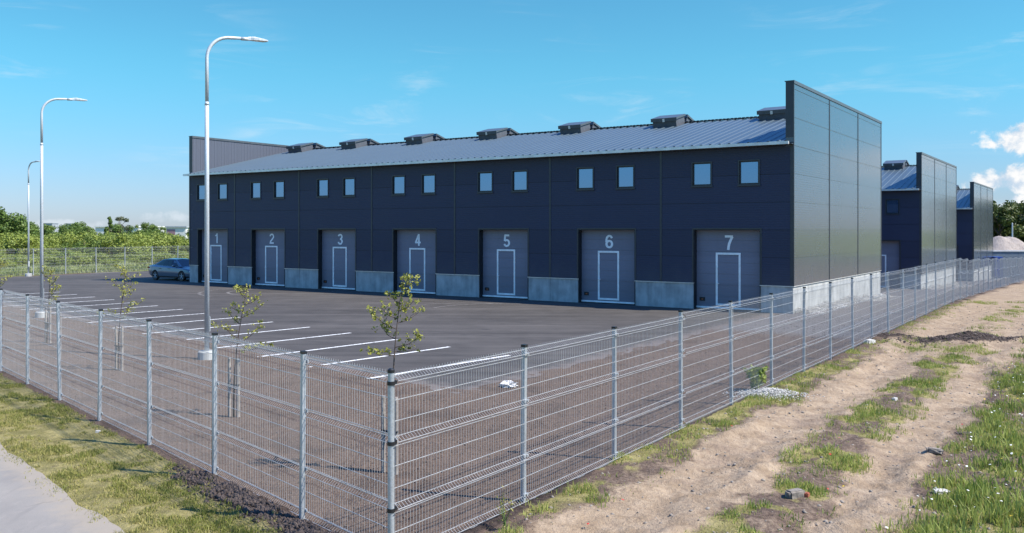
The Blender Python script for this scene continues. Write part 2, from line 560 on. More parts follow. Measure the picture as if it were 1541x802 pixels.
def ground_mat():
    m, t, bs = material('ground_soil_sand_grass')
    oc = objc(t)

    def at(nm): return t.n('ShaderNodeAttribute', attribute_name=nm).outputs['Fac']
    n1 = t.noise(oc, 0.35, 5.0, 0.6)
    n2 = t.noise(oc, 2.6, 6.0, 0.65)
    n3 = t.noise(oc, 14.0, 5.0, 0.65)
    n4 = t.noise(oc, 55.0, 3.0, 0.6)
    jit = t.m('ADD', t.m('MULTIPLY', t.m('SUBTRACT', n2, 0.5), 0.9), t.m('MULTIPLY', t.m('SUBTRACT', n3, 0.5), 0.7))
    # bare topsoil
    soil = t.mix(t.smooth(n3, 0.3, 0.7), (0.086, 0.059, 0.045), (0.158, 0.113, 0.087))
    soil = t.mix(t.m('MULTIPLY', t.smooth(n1, 0.4, 0.7), 0.5), soil, (0.142, 0.101, 0.080))
    soil = t.mix(t.m('MULTIPLY', t.smooth(n4, 0.6, 0.72), 0.5), soil, (0.30, 0.26, 0.23))
    soil = t.mix(t.m('MULTIPLY', t.smooth(t.noise(oc, 0.8, 6.0, 0.7, 0.5), 0.48, 0.66), 0.6), soil, (0.062, 0.045, 0.038))
    sand = t.mix(t.smooth(n2, 0.3, 0.7), (0.272, 0.198, 0.130), (0.405, 0.312, 0.222))
    sand = t.mix(t.m('MULTIPLY', t.m('SUBTRACT', 1.0, t.smooth(n3, 0.32, 0.55)), 0.5), sand, (0.225, 0.160, 0.110))
    sand = t.mix(t.m('MULTIPLY', t.smooth(n4, 0.62, 0.74), 0.4), sand, (0.22, 0.18, 0.15))
    sand = t.mix(t.m('MULTIPLY', t.smooth(t.noise(oc, 0.9, 6.0, 0.65, 0.4), 0.50, 0.68), 0.55), sand, (0.225, 0.165, 0.125))
    sand = t.mix(t.m('MULTIPLY', t.smooth(t.noise(oc, 5.0, 5.0, 0.7), 0.60, 0.72), 0.5), sand, (0.20, 0.15, 0.11))
    dark = t.mix(t.smooth(n3, 0.35, 0.65), (0.030, 0.022, 0.019), (0.075, 0.055, 0.047))
    grass = t.mix(t.smooth(n2, 0.35, 0.68), (0.150, 0.135, 0.045), (0.310, 0.265, 0.115))
    grass = t.mix(t.m('MULTIPLY', t.smooth(n3, 0.5, 0.7), 0.5), grass, (0.110, 0.115, 0.030))
    grass = t.mix(t.m('MULTIPLY', t.smooth(t.noise(oc, 9.0, 5.0, 0.7), 0.54, 0.68), 0.7), grass, (0.105, 0.080, 0.055))
    grass = t.mix(t.m('MULTIPLY', t.smooth(n4, 0.55, 0.7), 0.5), grass, (0.42, 0.36, 0.23))
    field = t.mix(t.smooth(t.noise(oc, 0.16, 5.0, 0.6), 0.35, 0.65), (0.125, 0.155, 0.048), (0.215, 0.232, 0.090))
    field = t.mix(t.m('MULTIPLY', t.smooth(n1, 0.5, 0.7), 0.5), field, (0.055, 0.090, 0.022))
    grav = t.mix(t.smooth(n4, 0.4, 0.6), (0.10, 0.092, 0.090), (0.20, 0.185, 0.180))
    c = soil
    for nm, colr, lo, hi in (('grav', grav, 0.35, 0.65), ('sand', sand, 0.3, 0.72), ('grass', grass, 0.36, 0.7), ('dark', dark, 0.4, 0.6), ('field', field, 0.4, 0.6)):
        f = t.smooth(t.m('ADD', at(nm), t.m('MULTIPLY', jit, 0.55)), lo, hi)
        f = t.m('MULTIPLY', f, t.smooth(at(nm), 0.01, 0.12))
        c = t.mix(f, c, colr)
    setin(t, bs, Base_Color=c, Roughness=0.95)
    bs.inputs['Specular IOR Level'].default_value = 0.15
    h = t.m('ADD', t.m('MULTIPLY', n3, 1.0), t.m('MULTIPLY', n4, 0.35))
    bump(t, bs, h, 0.9, 0.05)
    return m


M['ground'] = ground_mat()


def leaf_mat(name, c0, c1, rough=0.5, trans=0.25):
    m = bpy.data.materials.new(name)
    m.use_nodes = True
    t = NT(m.node_tree)
    at = t.n('ShaderNodeAttribute', attribute_name='tint').outputs['Fac']
    oi = t.n('ShaderNodeObjectInfo').outputs['Random']
    f = t.m('ADD', t.m('MULTIPLY', at, 0.75), t.m('MULTIPLY', oi, 0.25))
    c = t.mix(f, (*c0, 1), (*c1, 1))
    bs = t.n('ShaderNodeBsdfPrincipled', {'Base Color': c, 'Roughness': rough})
    bs.inputs['Specular IOR Level'].default_value = 0.25
    tr = t.n('ShaderNodeBsdfTranslucent', {'Color': c})
    mx = t.n('ShaderNodeMixShader', {0: trans, 1: bs.outputs[0], 2: tr.outputs[0]})
    out = t.n('ShaderNodeOutputMaterial')
    t.t.links.new(mx.outputs[0], out.inputs[0])
    return m


M['leaf_tree'] = leaf_mat('leaf_dark_green', (0.075, 0.130, 0.030), (0.205, 0.285, 0.070))
M['leaf_mid'] = leaf_mat('leaf_mid_green', (0.095, 0.150, 0.030), (0.230, 0.300, 0.075))
M['leaf_grey'] = leaf_mat('leaf_grey_green', (0.085, 0.100, 0.055), (0.155, 0.175, 0.100))
M['leaf_bush'] = leaf_mat('leaf_yellow_green', (0.145, 0.195, 0.032), (0.330, 0.380, 0.085))
M['leaf_young'] = leaf_mat('leaf_young_lime', (0.200, 0.215, 0.035), (0.430, 0.420, 0.100))
M['leaf_wood'] = leaf_mat('leaf_wood_green', (0.034, 0.062, 0.016), (0.125, 0.150, 0.040))
M['bark'] = simple('bark', (0.085, 0.062, 0.050), 0.85, 0, 0.3, 20, 0.01)
M['stake'] = simple('weathered_stake_wood', (0.27, 0.24, 0.215), 0.85, 0, 0.25, 12, 0.004)
M['grass_dry'] = leaf_mat('grass_blade_verge', (0.130, 0.170, 0.022), (0.50, 0.42, 0.17), 0.6, 0.3)
M['grass_green'] = leaf_mat('grass_blade_green', (0.115, 0.190, 0.028), (0.440, 0.465, 0.130), 0.55, 0.35)
M['grass_field'] = leaf_mat('grass_blade_field', (0.140, 0.190, 0.050), (0.350, 0.385, 0.160), 0.6, 0.3)
M['petal_white'] = simple('white_petal', (0.75, 0.75, 0.70), 0.7)
M['petal_yellow'] = simple('yellow_petal', (0.62, 0.42, 0.03), 0.7)
M['petal_red'] = simple('red_petal', (0.45, 0.03, 0.02), 0.7)
M['stone_white'] = simple('pale_limestone', (0.55, 0.53, 0.50), 0.85, 0, 0.25, 30, 0.01)
M['stone'] = simple('grey_stone', (0.23, 0.20, 0.17), 0.9, 0, 0.3, 14, 0.01)
M['brick'] = simple('brick_red', (0.30, 0.09, 0.05), 0.9, 0, 0.25, 20)
M['rubbish'] = simple('dirty_white_plastic', (0.62, 0.60, 0.58), 0.5, 0, 0.15, 20)
M['clod'] = simple('dark_soil_clod', (0.075, 0.056, 0.048), 0.95, 0, 0.4, 14, 0.02)
M['clod2'] = simple('soil_clod', (0.098, 0.073, 0.062), 0.95, 0, 0.35, 14, 0.02)

# ------------------------------------------------------------------ ground sheet
ROW = np.array((-0.709, 0.705))
P0 = np.array((-0.72 - 0.55 * 0.5567, 19.3 - 0.55 * 0.8307))
ASPH_L = 56.6


def asph_coords(x, y):
    """coordinates in the asphalt parallelogram: a along its near-left edge, b along V (metres)"""
    det = ROW[0] * V[1] - ROW[1] * V[0]
    dx = np.asarray(x, float) - P0[0]; dy = np.asarray(y, float) - P0[1]
    a = (dx * V[1] - dy * V[0]) / det
    b = (ROW[0] * dy - ROW[1] * dx) / det
    return a, b


def masks(x, y):
    s, lat = sl(x, y)
    lo, la = lout(x, y)
    n1 = fbm(x * 0.55, y * 0.55, 3, 4); n2 = fbm(x * 1.6, y * 1.6, 9, 4); n3 = fbm(x * 0.2, y * 0.2, 21, 3)
    outR = lat > -0.05
    right = (lat > 0) & (lo < (lat + 40))
    # ----- left verge
    left = (lo > 0) & (lat < 0.0 + 0 * lo)
    left = (lo > 0.0) & ~((lat > 0) & (lat > lo * 0.9))
    right = (lat > 0.0) & ~left
    wob = (n1 - 0.5) * 0.7 + (fbm(x * 2.7, y * 2.7, 15, 3) - 0.5) * 0.5
    l = lat + wob
    # dirt track: two sandy ruts, weeds along the fence, between the ruts and on the right
    fence_g = sstep(l, 1.15, 0.4) * (0.46 + 0.55 * sstep(n2, 0.40, 0.58))
    mid_g = sstep(l, 1.85, 2.45) * sstep(l, 3.5, 2.9) * (0.30 + 0.85 * sstep(n2, 0.42, 0.60))
    rgt_g = sstep(l, 3.6, 4.7) * (0.36 + 0.8 * sstep(n2, 0.38, 0.58))
    rut = np.maximum(sstep(l, 0.6, 1.1) * sstep(l, 2.4, 1.85), sstep(l, 2.9, 3.4) * sstep(l, 4.2, 3.7))
    rg = np.maximum(np.maximum(fence_g, mid_g), rgt_g)
    far = sstep(s, 22, 32)
    patch = sstep(fbm(x * 0.32, y * 0.32, 33, 3), 0.56, 0.66) * 0.7 * far * sstep(lat, 0.2, 1.0)
    rg = np.maximum(rg * (1 - 0.5 * far * sstep(l, 3.9, 3.0)), patch)
    lg = sstep(lo, 0.0, 0.2) * sstep(lo, 2.1, 1.75) * (0.78 + 0.4 * (n2 - 0.5))
    grass = np.where(right, rg, np.where(left, lg, 0.0))
    sand = np.where(right, np.minimum(0.97, 0.38 + 0.58 * rut + 0.22 * far) - 0.3 * sstep(lat, 0.5, 0.05), np.where(left, 0.55 * sstep(lo, 1.3, 1.9), 0.0))
    # dark clods: strip outside the left fence near the corner, heap across the track, along the far right fence
    dk = np.where(left, sstep(lo + (n1 - .5) * .5, 0.55, 0.22) * sstep(la, 6.0, 3.2) * (0.5 + 0.9 * sstep(n2, 0.35, 0.6)), 0.0)
    hx, hy = x - 14.2, y - 27.9
    hu = hx * 0.98 + hy * 0.18; hv = -hx * 0.18 + hy * 0.98
    heap = np.exp(-((hu / 1.9) ** 2 + (hv / 0.62) ** 2))
    heap = np.maximum(heap, 0.8 * np.exp(-(((hx + 2.2) / 1.3) ** 2 + ((hy - 0.5) / 0.35) ** 2)))
    heap = np.maximum(heap, np.exp(-(((hx - 4.3) / 1.1) ** 2 + ((hy + 0.4) / 0.45) ** 2)))
    dk = np.maximum(dk, np.where(right, np.minimum(1, heap * 1.5) * (0.65 + 0.5 * n2), 0))
    dk = np.maximum(dk, np.where(right, sstep(lat, 0.7, 0.1) * sstep(s, 40, 50) * 0.75, 0))
    dk = np.maximum(dk, np.where(right, sstep(lat, 0.5, 0.05) * sstep(s, 14, 9) * 0.8, 0))
    # green field beyond the far fence and all the far country
    fld = np.maximum(sstep(lat, -60.9, -62.2), sstep(s, 150, 165))
    fld = np.maximum(fld, sstep(lat, 30, 45) * (0.8 + 0.4 * n3))
    fld = np.maximum(fld, np.where(left, sstep(lo, 4.5, 5.2), 0.0))
    # crushed stone between the fence and the buildings
    grav = np.where((lat < -0.2) & (lat > -8) & (s > 26), sstep(s, 26, 33) * 0.9, 0.0)
    grav = np.where((lat <= -8) & (s > 40) & (lat > -62), 0.9, grav)
    return dict(gb=grass, grass=np.where(right, grass * 0.74, grass), sand=sand, dark=np.clip(dk, 0, 1), field=fld, grav=grav), heap, left, right


def axis(fine0, fine1, d, lo, hi, growth=1.13):
    a = list(np.arange(fine0, fine1, d))
    st = d; p = a[-1]
    while p < hi:
        st *= growth; p += st; a.append(p)
    st = d; p = a[0]; pre = []
    while p > lo:
        st *= growth; p -= st; pre.append(p)
    return np.array(pre[::-1] + a)


def terrain_z(x, y):
    mk, heap, left, right = masks(x, y)
    z = gz(x, y)
    s, lat = sl(x, y)
    lo, la = lout(x, y)
    near = sstep(np.hypot(x, y), 90, 40)
    lum = (fbm(x * 1.1, y * 1.1, 5, 4) - 0.5) * 0.10 + (fbm(x * 4.2, y * 4.2, 8, 3) - 0.5) * 0.075 + (np.maximum(fbm(x * 9, y * 9, 18, 2), 0.5) - 0.5) * 0.09
    amt = np.where(right, 1.0, np.where(left, 0.45 * sstep(lo, 1.55, 0.9), 0.35)) * near
    z = z + lum * amt
    z = z + np.where(right, heap * 0.24 * (0.5 + fbm(x * 3, y * 3, 41, 3)), 0.0)
    # wheel ruts of the track
    for c in (1.45, 3.55):
        z = z - np.where(right, 0.07 * np.exp(-((lat + (fbm(x * .3, y * .3, 3, 2) - .5) - c) / 0.38) ** 2), 0) * near
    # tyre lugs printed across the ruts
    tw = fbm(x * .3, y * .3, 3, 2) - .5
    for c in (1.12, 1.80, 3.55):
        dl = lat + tw - c
        lug = np.sign(np.sin(s * 2 * np.pi / 0.30 + np.abs(dl) * 9)) * sstep(np.abs(dl), 0.24, 0.14)
        z = z + np.where(right, 0.012 * lug * sstep(fbm(x * .7, y * .7, 63, 3), 0.45, 0.6), 0) * near
    # windrows of loose earth beside the ruts
    for c in (0.82, 2.22, 4.0):
        z = z + np.where(right, 0.07 * np.exp(-((lat + tw * 1.4 - c) / 0.16) ** 2) * sstep(fbm(x * 1.3, y * 1.3, 65, 3), 0.42, 0.62) * fbm(x * 6, y * 6, 66, 2) * 1.6, 0) * near
    z = z + np.where(right, 0.16 * sstep(lat, 4.2, 6.2) * near, 0)
    z = z + np.where(left, mk['dark'] * 0.07 * (0.4 + 1.2 * fbm(x * 5, y * 5, 4, 3)), 0)
    # the asphalt lies in the soil
    a, b = asph_coords(x, y)
    ins = sstep(a, 0.15, 0.75) * sstep(b, 0.15, 0.75) * sstep(a, ASPH_L + .05, ASPH_L - .15) * sstep(b, 122.05, 121.8)
    z = z * (1 - ins) + (gz(x, y) - 0.05) * ins
    # footpath
    p = sstep(lo, 1.58, 1.84) * sstep(lo, 4.6, 4.4)
    z = z * (1 - p) + (gz(x, y) - 0.022) * p
    return z, mk


xs = axis(-11.5, 16, 0.075, -2500, 2500, 1.075)
ys = axis(6.5, 24, 0.075, -600, 4500, 1.075)
GX, GY = np.meshgrid(xs, ys)
gx, gy = GX.ravel(), GY.ravel()
gzv, gm = terrain_z(gx, gy)
nx, ny = len(xs), len(ys)
ii = (np.arange(ny - 1)[:, None] * nx + np.arange(nx - 1)[None, :]).ravel()
quads = np.stack([ii, ii + 1, ii + nx + 1, ii + nx], 1)
me = np_mesh('ground', np.stack([gx, gy, gzv], 1), quads, {k: v for k, v in gm.items() if k != 'gb'})
g = link('ground', me, M['ground'], smooth=True)
prop(g, kind='structure')

_interp_x, _interp_y, _Z = xs, ys, gzv.reshape(ny, nx)


def ground_at(x, y):
    """height of the built ground sheet"""
    x = np.asarray(x, float); y = np.asarray(y, float)
    i = np.clip(np.searchsorted(xs, x) - 1, 0, nx - 2); j = np.clip(np.searchsorted(ys, y) - 1, 0, ny - 2)
    fx = (x - xs[i]) / (xs[i + 1] - xs[i]); fy = (y - ys[j]) / (ys[j + 1] - ys[j])
    return (_Z[j, i] * (1 - fx) + _Z[j, i + 1] * fx) * (1 - fy) + (_Z[j + 1, i] * (1 - fx) + _Z[j + 1, i + 1] * fx) * fy


# ------------------------------------------------------------------ asphalt lot, parking lines, footpath
na, nb = 70, 150
ea = np.concatenate([np.linspace(0, 1.5, 10), np.linspace(1.7, 40, 260), np.linspace(40.6, ASPH_L, 30)]); eb = np.concatenate([np.linspace(0, 1.5, 10), np.linspace(1.7, 30, 200), np.linspace(30.8, 122, 90)])
na, nb = len(ea), len(eb)
A, B = np.meshgrid(ea, eb)
ax = P0[0] + ROW[0] * A + V[0] * B; ay = P0[1] + ROW[1] * A + V[1] * B
# ragged edge
ragg = (fbm(ax * 0.9, ay * 0.9, 51, 3) - 0.5) * 0.5
edge0 = (A == 0); edge1 = (B == 0)
ragg = (fbm(ax * 1.6, ay * 1.6, 51, 4) - 0.45) * 0.55
for ed, dr in ((edge0, ROW), (edge1, np.array(V))):
    ax = np.where(ed, ax + ragg * dr[0], ax); ay = np.where(ed, ay + ragg * dr[1], ay)
aedge = np.clip(1 - np.minimum(A, B) / 1.3, 0, 1)
az_ = gz(ax, ay)
ii = (np.arange(nb - 1)[:, None] * na + np.arange(na - 1)[None, :]).ravel()
q = np.stack([ii, ii + na, ii + na + 1, ii + 1], 1)
me = np_mesh('asphalt_lot', np.stack([ax.ravel(), ay.ravel(), az_.ravel()], 1), q, {'edge': aedge.ravel()})
lot = link('asphalt_lot', me, M['asphalt'], smooth=True)
prop(lot, kind='structure')

LD = np.array((3.28, 3.84)); LDn = LD / np.linalg.norm(LD); LP = np.array((-LDn[1], LDn[0]))
for n in range(15):
    p = np.array((-3.41, 20.8)) + n * np.array((-1.793, 1.78))
    mb = MB()
    k = 6
    L = 5.1
    for i in range(k):
        a = p + LDn * (0.05 + L * i / k); b = p + LDn * (0.05 + L * (i + 1) / k)
        pts = [a + LP * 0.065, a - LP * 0.065, b - LP * 0.065, b + LP * 0.065]
        mb.face([(c[0], c[1], float(gz(c[0], c[1])) + 0.006) for c in pts])
    o = mb.obj('parking_line', M['paint'])
    prop(o, kind='structure')


def strip(name, mat, pts, w, dz, kind='structure'):
    mb = MB()
    pts = [np.array(p, float) for p in pts]
    for i in range(len(pts) - 1):
        d = pts[i + 1] - pts[i]; d = d / np.linalg.norm(d); nrm = np.array((-d[1], d[0])) * w / 2
        d2 = (pts[min(i + 2, len(pts) - 1)] - pts[i + 1]) if i + 2 < len(pts) else d
        d2 = d2 / np.linalg.norm(d2); n2 = np.array((-d2[1], d2[0])) * w / 2
        q4 = [pts[i] + nrm, pts[i] - nrm, pts[i + 1] - n2, pts[i + 1] + n2]
        mb.face([(c[0], c[1], float(gz(c[0], c[1])) + dz) for c in q4])
    o = mb.obj(name, mat)
    prop(o, kind=kind)
    return o


M['tyremark'] = simple('dusty_tyre_mark', (0.135, 0.125, 0.12), 0.9, 0, 0.35, 2.5)


def arc(cx, cy, r, a0, a1, ry=None, n=24):
    return [(cx + r * math.cos(R(a0 + (a1 - a0) * i / n)), cy + (ry or r) * math.sin(R(a0 + (a1 - a0) * i / n))) for i in range(n + 1)]


for k, (cx, cy, r, a0, a1) in enumerate(((-12.6, 50.0, 3.2, 120, 235), (-12.6, 50.0, 4.7, 125, 230), (-2.0, 39.2, 3.0, 60, 150), (-0.2, 38.6, 3.4, 70, 165), (-1.4, 38.8, 4.6, 50, 120))):
    strip('tyre_mark', M['tyremark'], arc(cx, cy, r, a0, a1), 0.17, 0.004 + 0.0015 * k)

# footpath along the left fence
u = np.linspace(-14, 75, 900); w_ = np.array([1.73, 1.82, 2.0, 2.6, 3.4, 4.5])
U, W = np.meshgrid(u, w_)
Wj = W + np.where(W < 1.8, (fbm(U * 1.1, U * 0 + 3, 61, 4) - 0.5) * 0.22, 0)
px_ = FC[0] + FL[0] * U + FLN[0] * Wj; py_ = FC[1] + FL[1] * U + FLN[1] * Wj
pz_ = gz(px_, py_) - 0.004
ii = (np.arange(len(w_) - 1)[:, None] * len(u) + np.arange(len(u) - 1)[None, :]).ravel()
q = np.stack([ii, ii + len(u), ii + len(u) + 1, ii + 1], 1)
edge = np.clip(1 - (W - 1.73) / 0.75, 0, 1)
me = np_mesh('footpath', np.stack([px_.ravel(), py_.ravel(), pz_.ravel()], 1), q, {'edge': edge.ravel()})
fp = link('footpath', me, M['path'], smooth=True)
prop(fp, kind='structure')

# ------------------------------------------------------------------ warehouses
BL, BD = 39.84, 17.1
EAVE, PAR, RIDGE = 7.13, 9.65, 9.30
PLINTH = 1.13
DOORS = [2.9, 8.75, 14.6, 20.45, 26.3, 32.15, 37.45]         # centres, metres left of the right corner
BAYS = [0.0, 5.96, 11.82, 17.68, 23.54, 29.4, 35.26, BL]
ROWS = [PLINTH + 1.17 * i for i in range(9)]


def cut_rects(x0, x1, z0, z1, holes):
    """rectangles covering x0..x1, z0..z1 minus the holes"""
    xs_ = sorted({x0, x1, *[min(max(h[k], x0), x1) for h in holes for k in (0, 1)]})
    zs_ = sorted({z0, z1, *[min(max(h[k], z0), z1) for h in holes for k in (2, 3)]})
    out = []
    for i in range(len(zs_) - 1):
        run = None
        for j in range(len(xs_) - 1):
            cx, cz = (xs_[j] + xs_[j + 1]) / 2, (zs_[i] + zs_[i + 1]) / 2
            solid = not any(h[0] < cx < h[1] and h[2] < cz < h[3] for h in holes)
            if solid:
                run = (run[0], xs_[j + 1]) if run else (xs_[j], xs_[j + 1])
            if (not solid or j == len(xs_) - 2) and run:
                out.append((run[0], run[1], zs_[i], zs_[i + 1])); run = None
    return out


DOOR_ME = {}
def door_meshes():
    if DOOR_ME: return DOOR_ME
    mb = MB()
    for k in range(7):
        z0 = 0.10 + k * 0.487; z1 = z0 + 0.468
        mb.box(-1.5, 1.5, 0.30, 0.345, z0, z1)
    mb.box(-1.5, 1.5, 0.312, 0.34, 0.10, 3.5)
    DOOR_ME['garage_door'] = mb.mesh('garage_door'); DOOR_ME['garage_door'].materials.append(M['door'])
    mb = MB()
    x0, x1, z0, z1, w = -0.58, 0.54, 0.16, 2.48, 0.088
    mb.box(x0, x0 + w, 0.275, 0.31, z0, z1); mb.box(x1 - w, x1, 0.275, 0.31, z0, z1)
    mb.box(x0 + w, x1 - w, 0.275, 0.31, z1 - w, z1); mb.box(x0 + w, x1 - w, 0.275, 0.31, z0, z0 + w)
    DOOR_ME['wicket_frame'] = mb.mesh('wicket_frame'); DOOR_ME['wicket_frame'].materials.append(M['white'])
    mb = MB()
    mb.box(x0 + 0.02, x0 + 0.065, 0.255, 0.275, 1.0, 1.22)
    mb.box(x0 + 0.03, x0 + 0.17, 0.225, 0.245, 1.12, 1.145); mb.box(x0 + 0.03, x0 + 0.055, 0.245, 0.257, 1.12, 1.145)
    DOOR_ME['lever_handle'] = mb.mesh('lever_handle'); DOOR_ME['lever_handle'].materials.append(M['white'])
    mb = MB()
    mb.box(-1.5, 1.5, 0.27, 0.33, 0.03, 0.105)
    DOOR_ME['bottom_rail'] = mb.mesh('bottom_rail'); DOOR_ME['bottom_rail'].materials.append(M['white'])
    mb = MB()
    mb.box(-1.33, -1.08, 0.28, 0.30, 0.34, 0.37); mb.box(-1.33, -1.30, 0.28, 0.30, 0.37, 0.47); mb.box(-1.11, -1.08, 0.28, 0.30, 0.37, 0.47)
    mb.box(-1.33, -1.08, 0.28, 0.30, 0.47, 0.50); mb.box(-1.30, -1.11, 0.291, 0.299, 0.37, 0.47, 0); mb.box(-1.25, -1.16, 0.283, 0.29, 0.39, 0.43, 1)
    DOOR_ME['lift_handle'] = mb.mesh('lift_handle'); DOOR_ME['lift_handle'].materials.append(M['black']); DOOR_ME['lift_handle'].materials.append(M['orange'])
    mb = MB()
    mb.box(-1.498, -1.47, 0.004, 0.36, 0.0, 3.496)
    mb.box(1.47, 1.498, 0.004, 0.36, 0.0, 3.496)
    mb.box(-1.47, 1.47, 0.004, 0.36, 3.46, 3.497)
    mb.box(-1.47, 1.47, 0.36, 0.40, 0.0, 3.46)
    DOOR_ME['reveal'] = mb.mesh('reveal'); DOOR_ME['reveal'].materials.append(M['jamb'])
    mb = MB()
    mb.box(-1.56, -1.5, -0.014, 0.0, PLINTH + 0.02, 3.56); mb.box(1.5, 1.56, -0.014, 0.0, PLINTH + 0.02, 3.56)
    mb.box(-1.5, 1.5, -0.016, -0.002, 3.5, 3.56)
    DOOR_ME['door_surround'] = mb.mesh('door_surround'); DOOR_ME['door_surround'].materials.append(M['trim'])
    # window
    mb = MB()
    a, b, c, d = -0.475, 0.475, 5.38, 6.47
    w = 0.05
    mb.box(a, a + w, -0.03, 0.12, c, d); mb.box(b - w, b, -0.03, 0.12, c, d)
    mb.box(a + w, b - w, -0.03, 0.12, d - w, d); mb.box(a + w, b - w, -0.03, 0.12, c, c + w)
    mb.box(a - 0.03, b + 0.03, -0.055, -0.03, c - 0.03, c + 0.02)
    DOOR_ME['window'] = mb.mesh('window'); DOOR_ME['window'].materials.append(M['trim'])
    mb = MB()
    a, b, c, d = -0.425, 0.425, 5.43, 6.42
    mb.box(a, a + 0.05, 0.03, 0.10, c, d); mb.box(b - 0.05, b, 0.03, 0.10, c, d)
    mb.box(a + .05, b - .05, 0.03, 0.10, d - 0.05, d); mb.box(a + .05, b - .05, 0.03, 0.10, c, c + 0.05)
    DOOR_ME['sash'] = mb.mesh('sash'); DOOR_ME['sash'].materials.append(M['winframe'])
    mb = MB()
    mb.box(-0.375, 0.375, 0.055, 0.075, 5.48, 6.37)
    DOOR_ME['pane'] = mb.mesh('pane'); DOOR_ME['pane'].materials.append(M['glass'])
    return DOOR_ME


def numeral(ch):
    """bold grotesque figure drawn as ribbons, 0.64 m tall"""
    def el(cx, cy, rx, ry, a0, a1, n=22):
        return [(cx + rx * math.cos(R(a0 + (a1 - a0) * i / n)), cy + ry * math.sin(R(a0 + (a1 - a0) * i / n))) for i in range(n + 1)]
    G = {
        '1': [[(0.36, 0.0), (0.36, 1.0)], [(0.34, 0.88), (0.27, 0.80), (0.12, 0.745)]],
        '2': [el(0.28, 0.71, 0.20, 0.21, 175, -25) + [(0.34, 0.46), (0.16, 0.27), (0.10, 0.10)], [(0.02, 0.08), (0.52, 0.08)]],
        '3': [el(0.27, 0.725, 0.18, 0.195, 165, -90), el(0.27, 0.30, 0.20, 0.22, 95, -168)],
        '4': [[(0.37, 0.0), (0.37, 1.0)], [(0.02, 0.285), (0.54, 0.285)], [(0.35, 0.94), (0.09, 0.33)]],
        '5': [[(0.10, 0.92), (0.49, 0.92)], [(0.16, 0.92), (0.12, 0.47)], el(0.28, 0.315, 0.20, 0.235, 140, -160)],
        '6': [el(0.28, 0.315, 0.195, 0.235, 0, 360, 32), el(0.29, 0.56, 0.21, 0.36, 195, 32)],
        '7': [[(0.03, 0.92), (0.51, 0.92)], [(0.47, 0.90), (0.37, 0.66), (0.28, 0.40), (0.23, 0.0)]],
    }
    t_ = 0.155
    mb = MB()
    for si, st in enumerate(G[ch]):
        P = [Vector((a, b, 0)) for a, b in st]
        th = 0.13 if (ch == '1' and si == 1) else t_
        L = []
        for i, p in enumerate(P):
            d = (P[min(i + 1, len(P) - 1)] - P[max(i - 1, 0)]).normalized()
            if (P[0] - P[-1]).length < 1e-4 and i in (0, len(P) - 1):
                d = (P[1] - P[-2]).normalized()
            n_ = Vector((-d.y, d.x, 0)) * th / 2
            L.append((p + n_, p - n_))
        y = -0.003 - 0.0012 * si
        f = lambda q: ((q.x - 0.28) * 0.76, y, q.y * 0.64)
        for (a, b), (c, d) in zip(L[:-1], L[1:]):
            mb.face([f(a), f(b), f(d), f(c)])
    me = bpy.data.meshes.new('number')
    me.from_pydata(mb.v, [], mb.f)
    return me


M['curb'] = simple('hatch_curb', (0.085, 0.09, 0.105), 0.5)
ROOF_CACHE = {}
def hatch_mesh(mirror):
    key = 'h%d' % mirror
    if key in ROOF_CACHE: return ROOF_CACHE[key]
    sl_ = math.atan2(RIDGE - EAVE, BD / 2)
    mb, md = MB(), MB()
    sgn = -1 if not mirror else 1
    # local: x across, y up the slope towards the ridge
    X = Matrix.Rotation(sl_ if not mirror else -sl_, 4, 'X')
    y0, y1 = (-1.25, -0.10) if not mirror else (0.10, 1.25)
    mb.box(-0.68, 0.68, y0, y1, -0.05, 0.38, 0, X)
    md.box(-0.75, 0.75, y0 - 0.07, y1 + 0.05, 0.40, 0.50, 0, X)
    md.box(-0.75, 0.75, y0 - 0.08, y0 - 0.05, 0.31, 0.40, 0, X)
    md.box(-0.06, 0.06, y0 - 0.10, y0 - 0.08, 0.29, 0.46, 1, X)
    a = mb.mesh('roof_hatch'); a.materials.append(M['curb'])
    b = md.mesh('hatch_lid'); b.materials.append(M['cap']); b.materials.append(M['eave'])
    ROOF_CACHE[key] = (a, b)
    return a, b




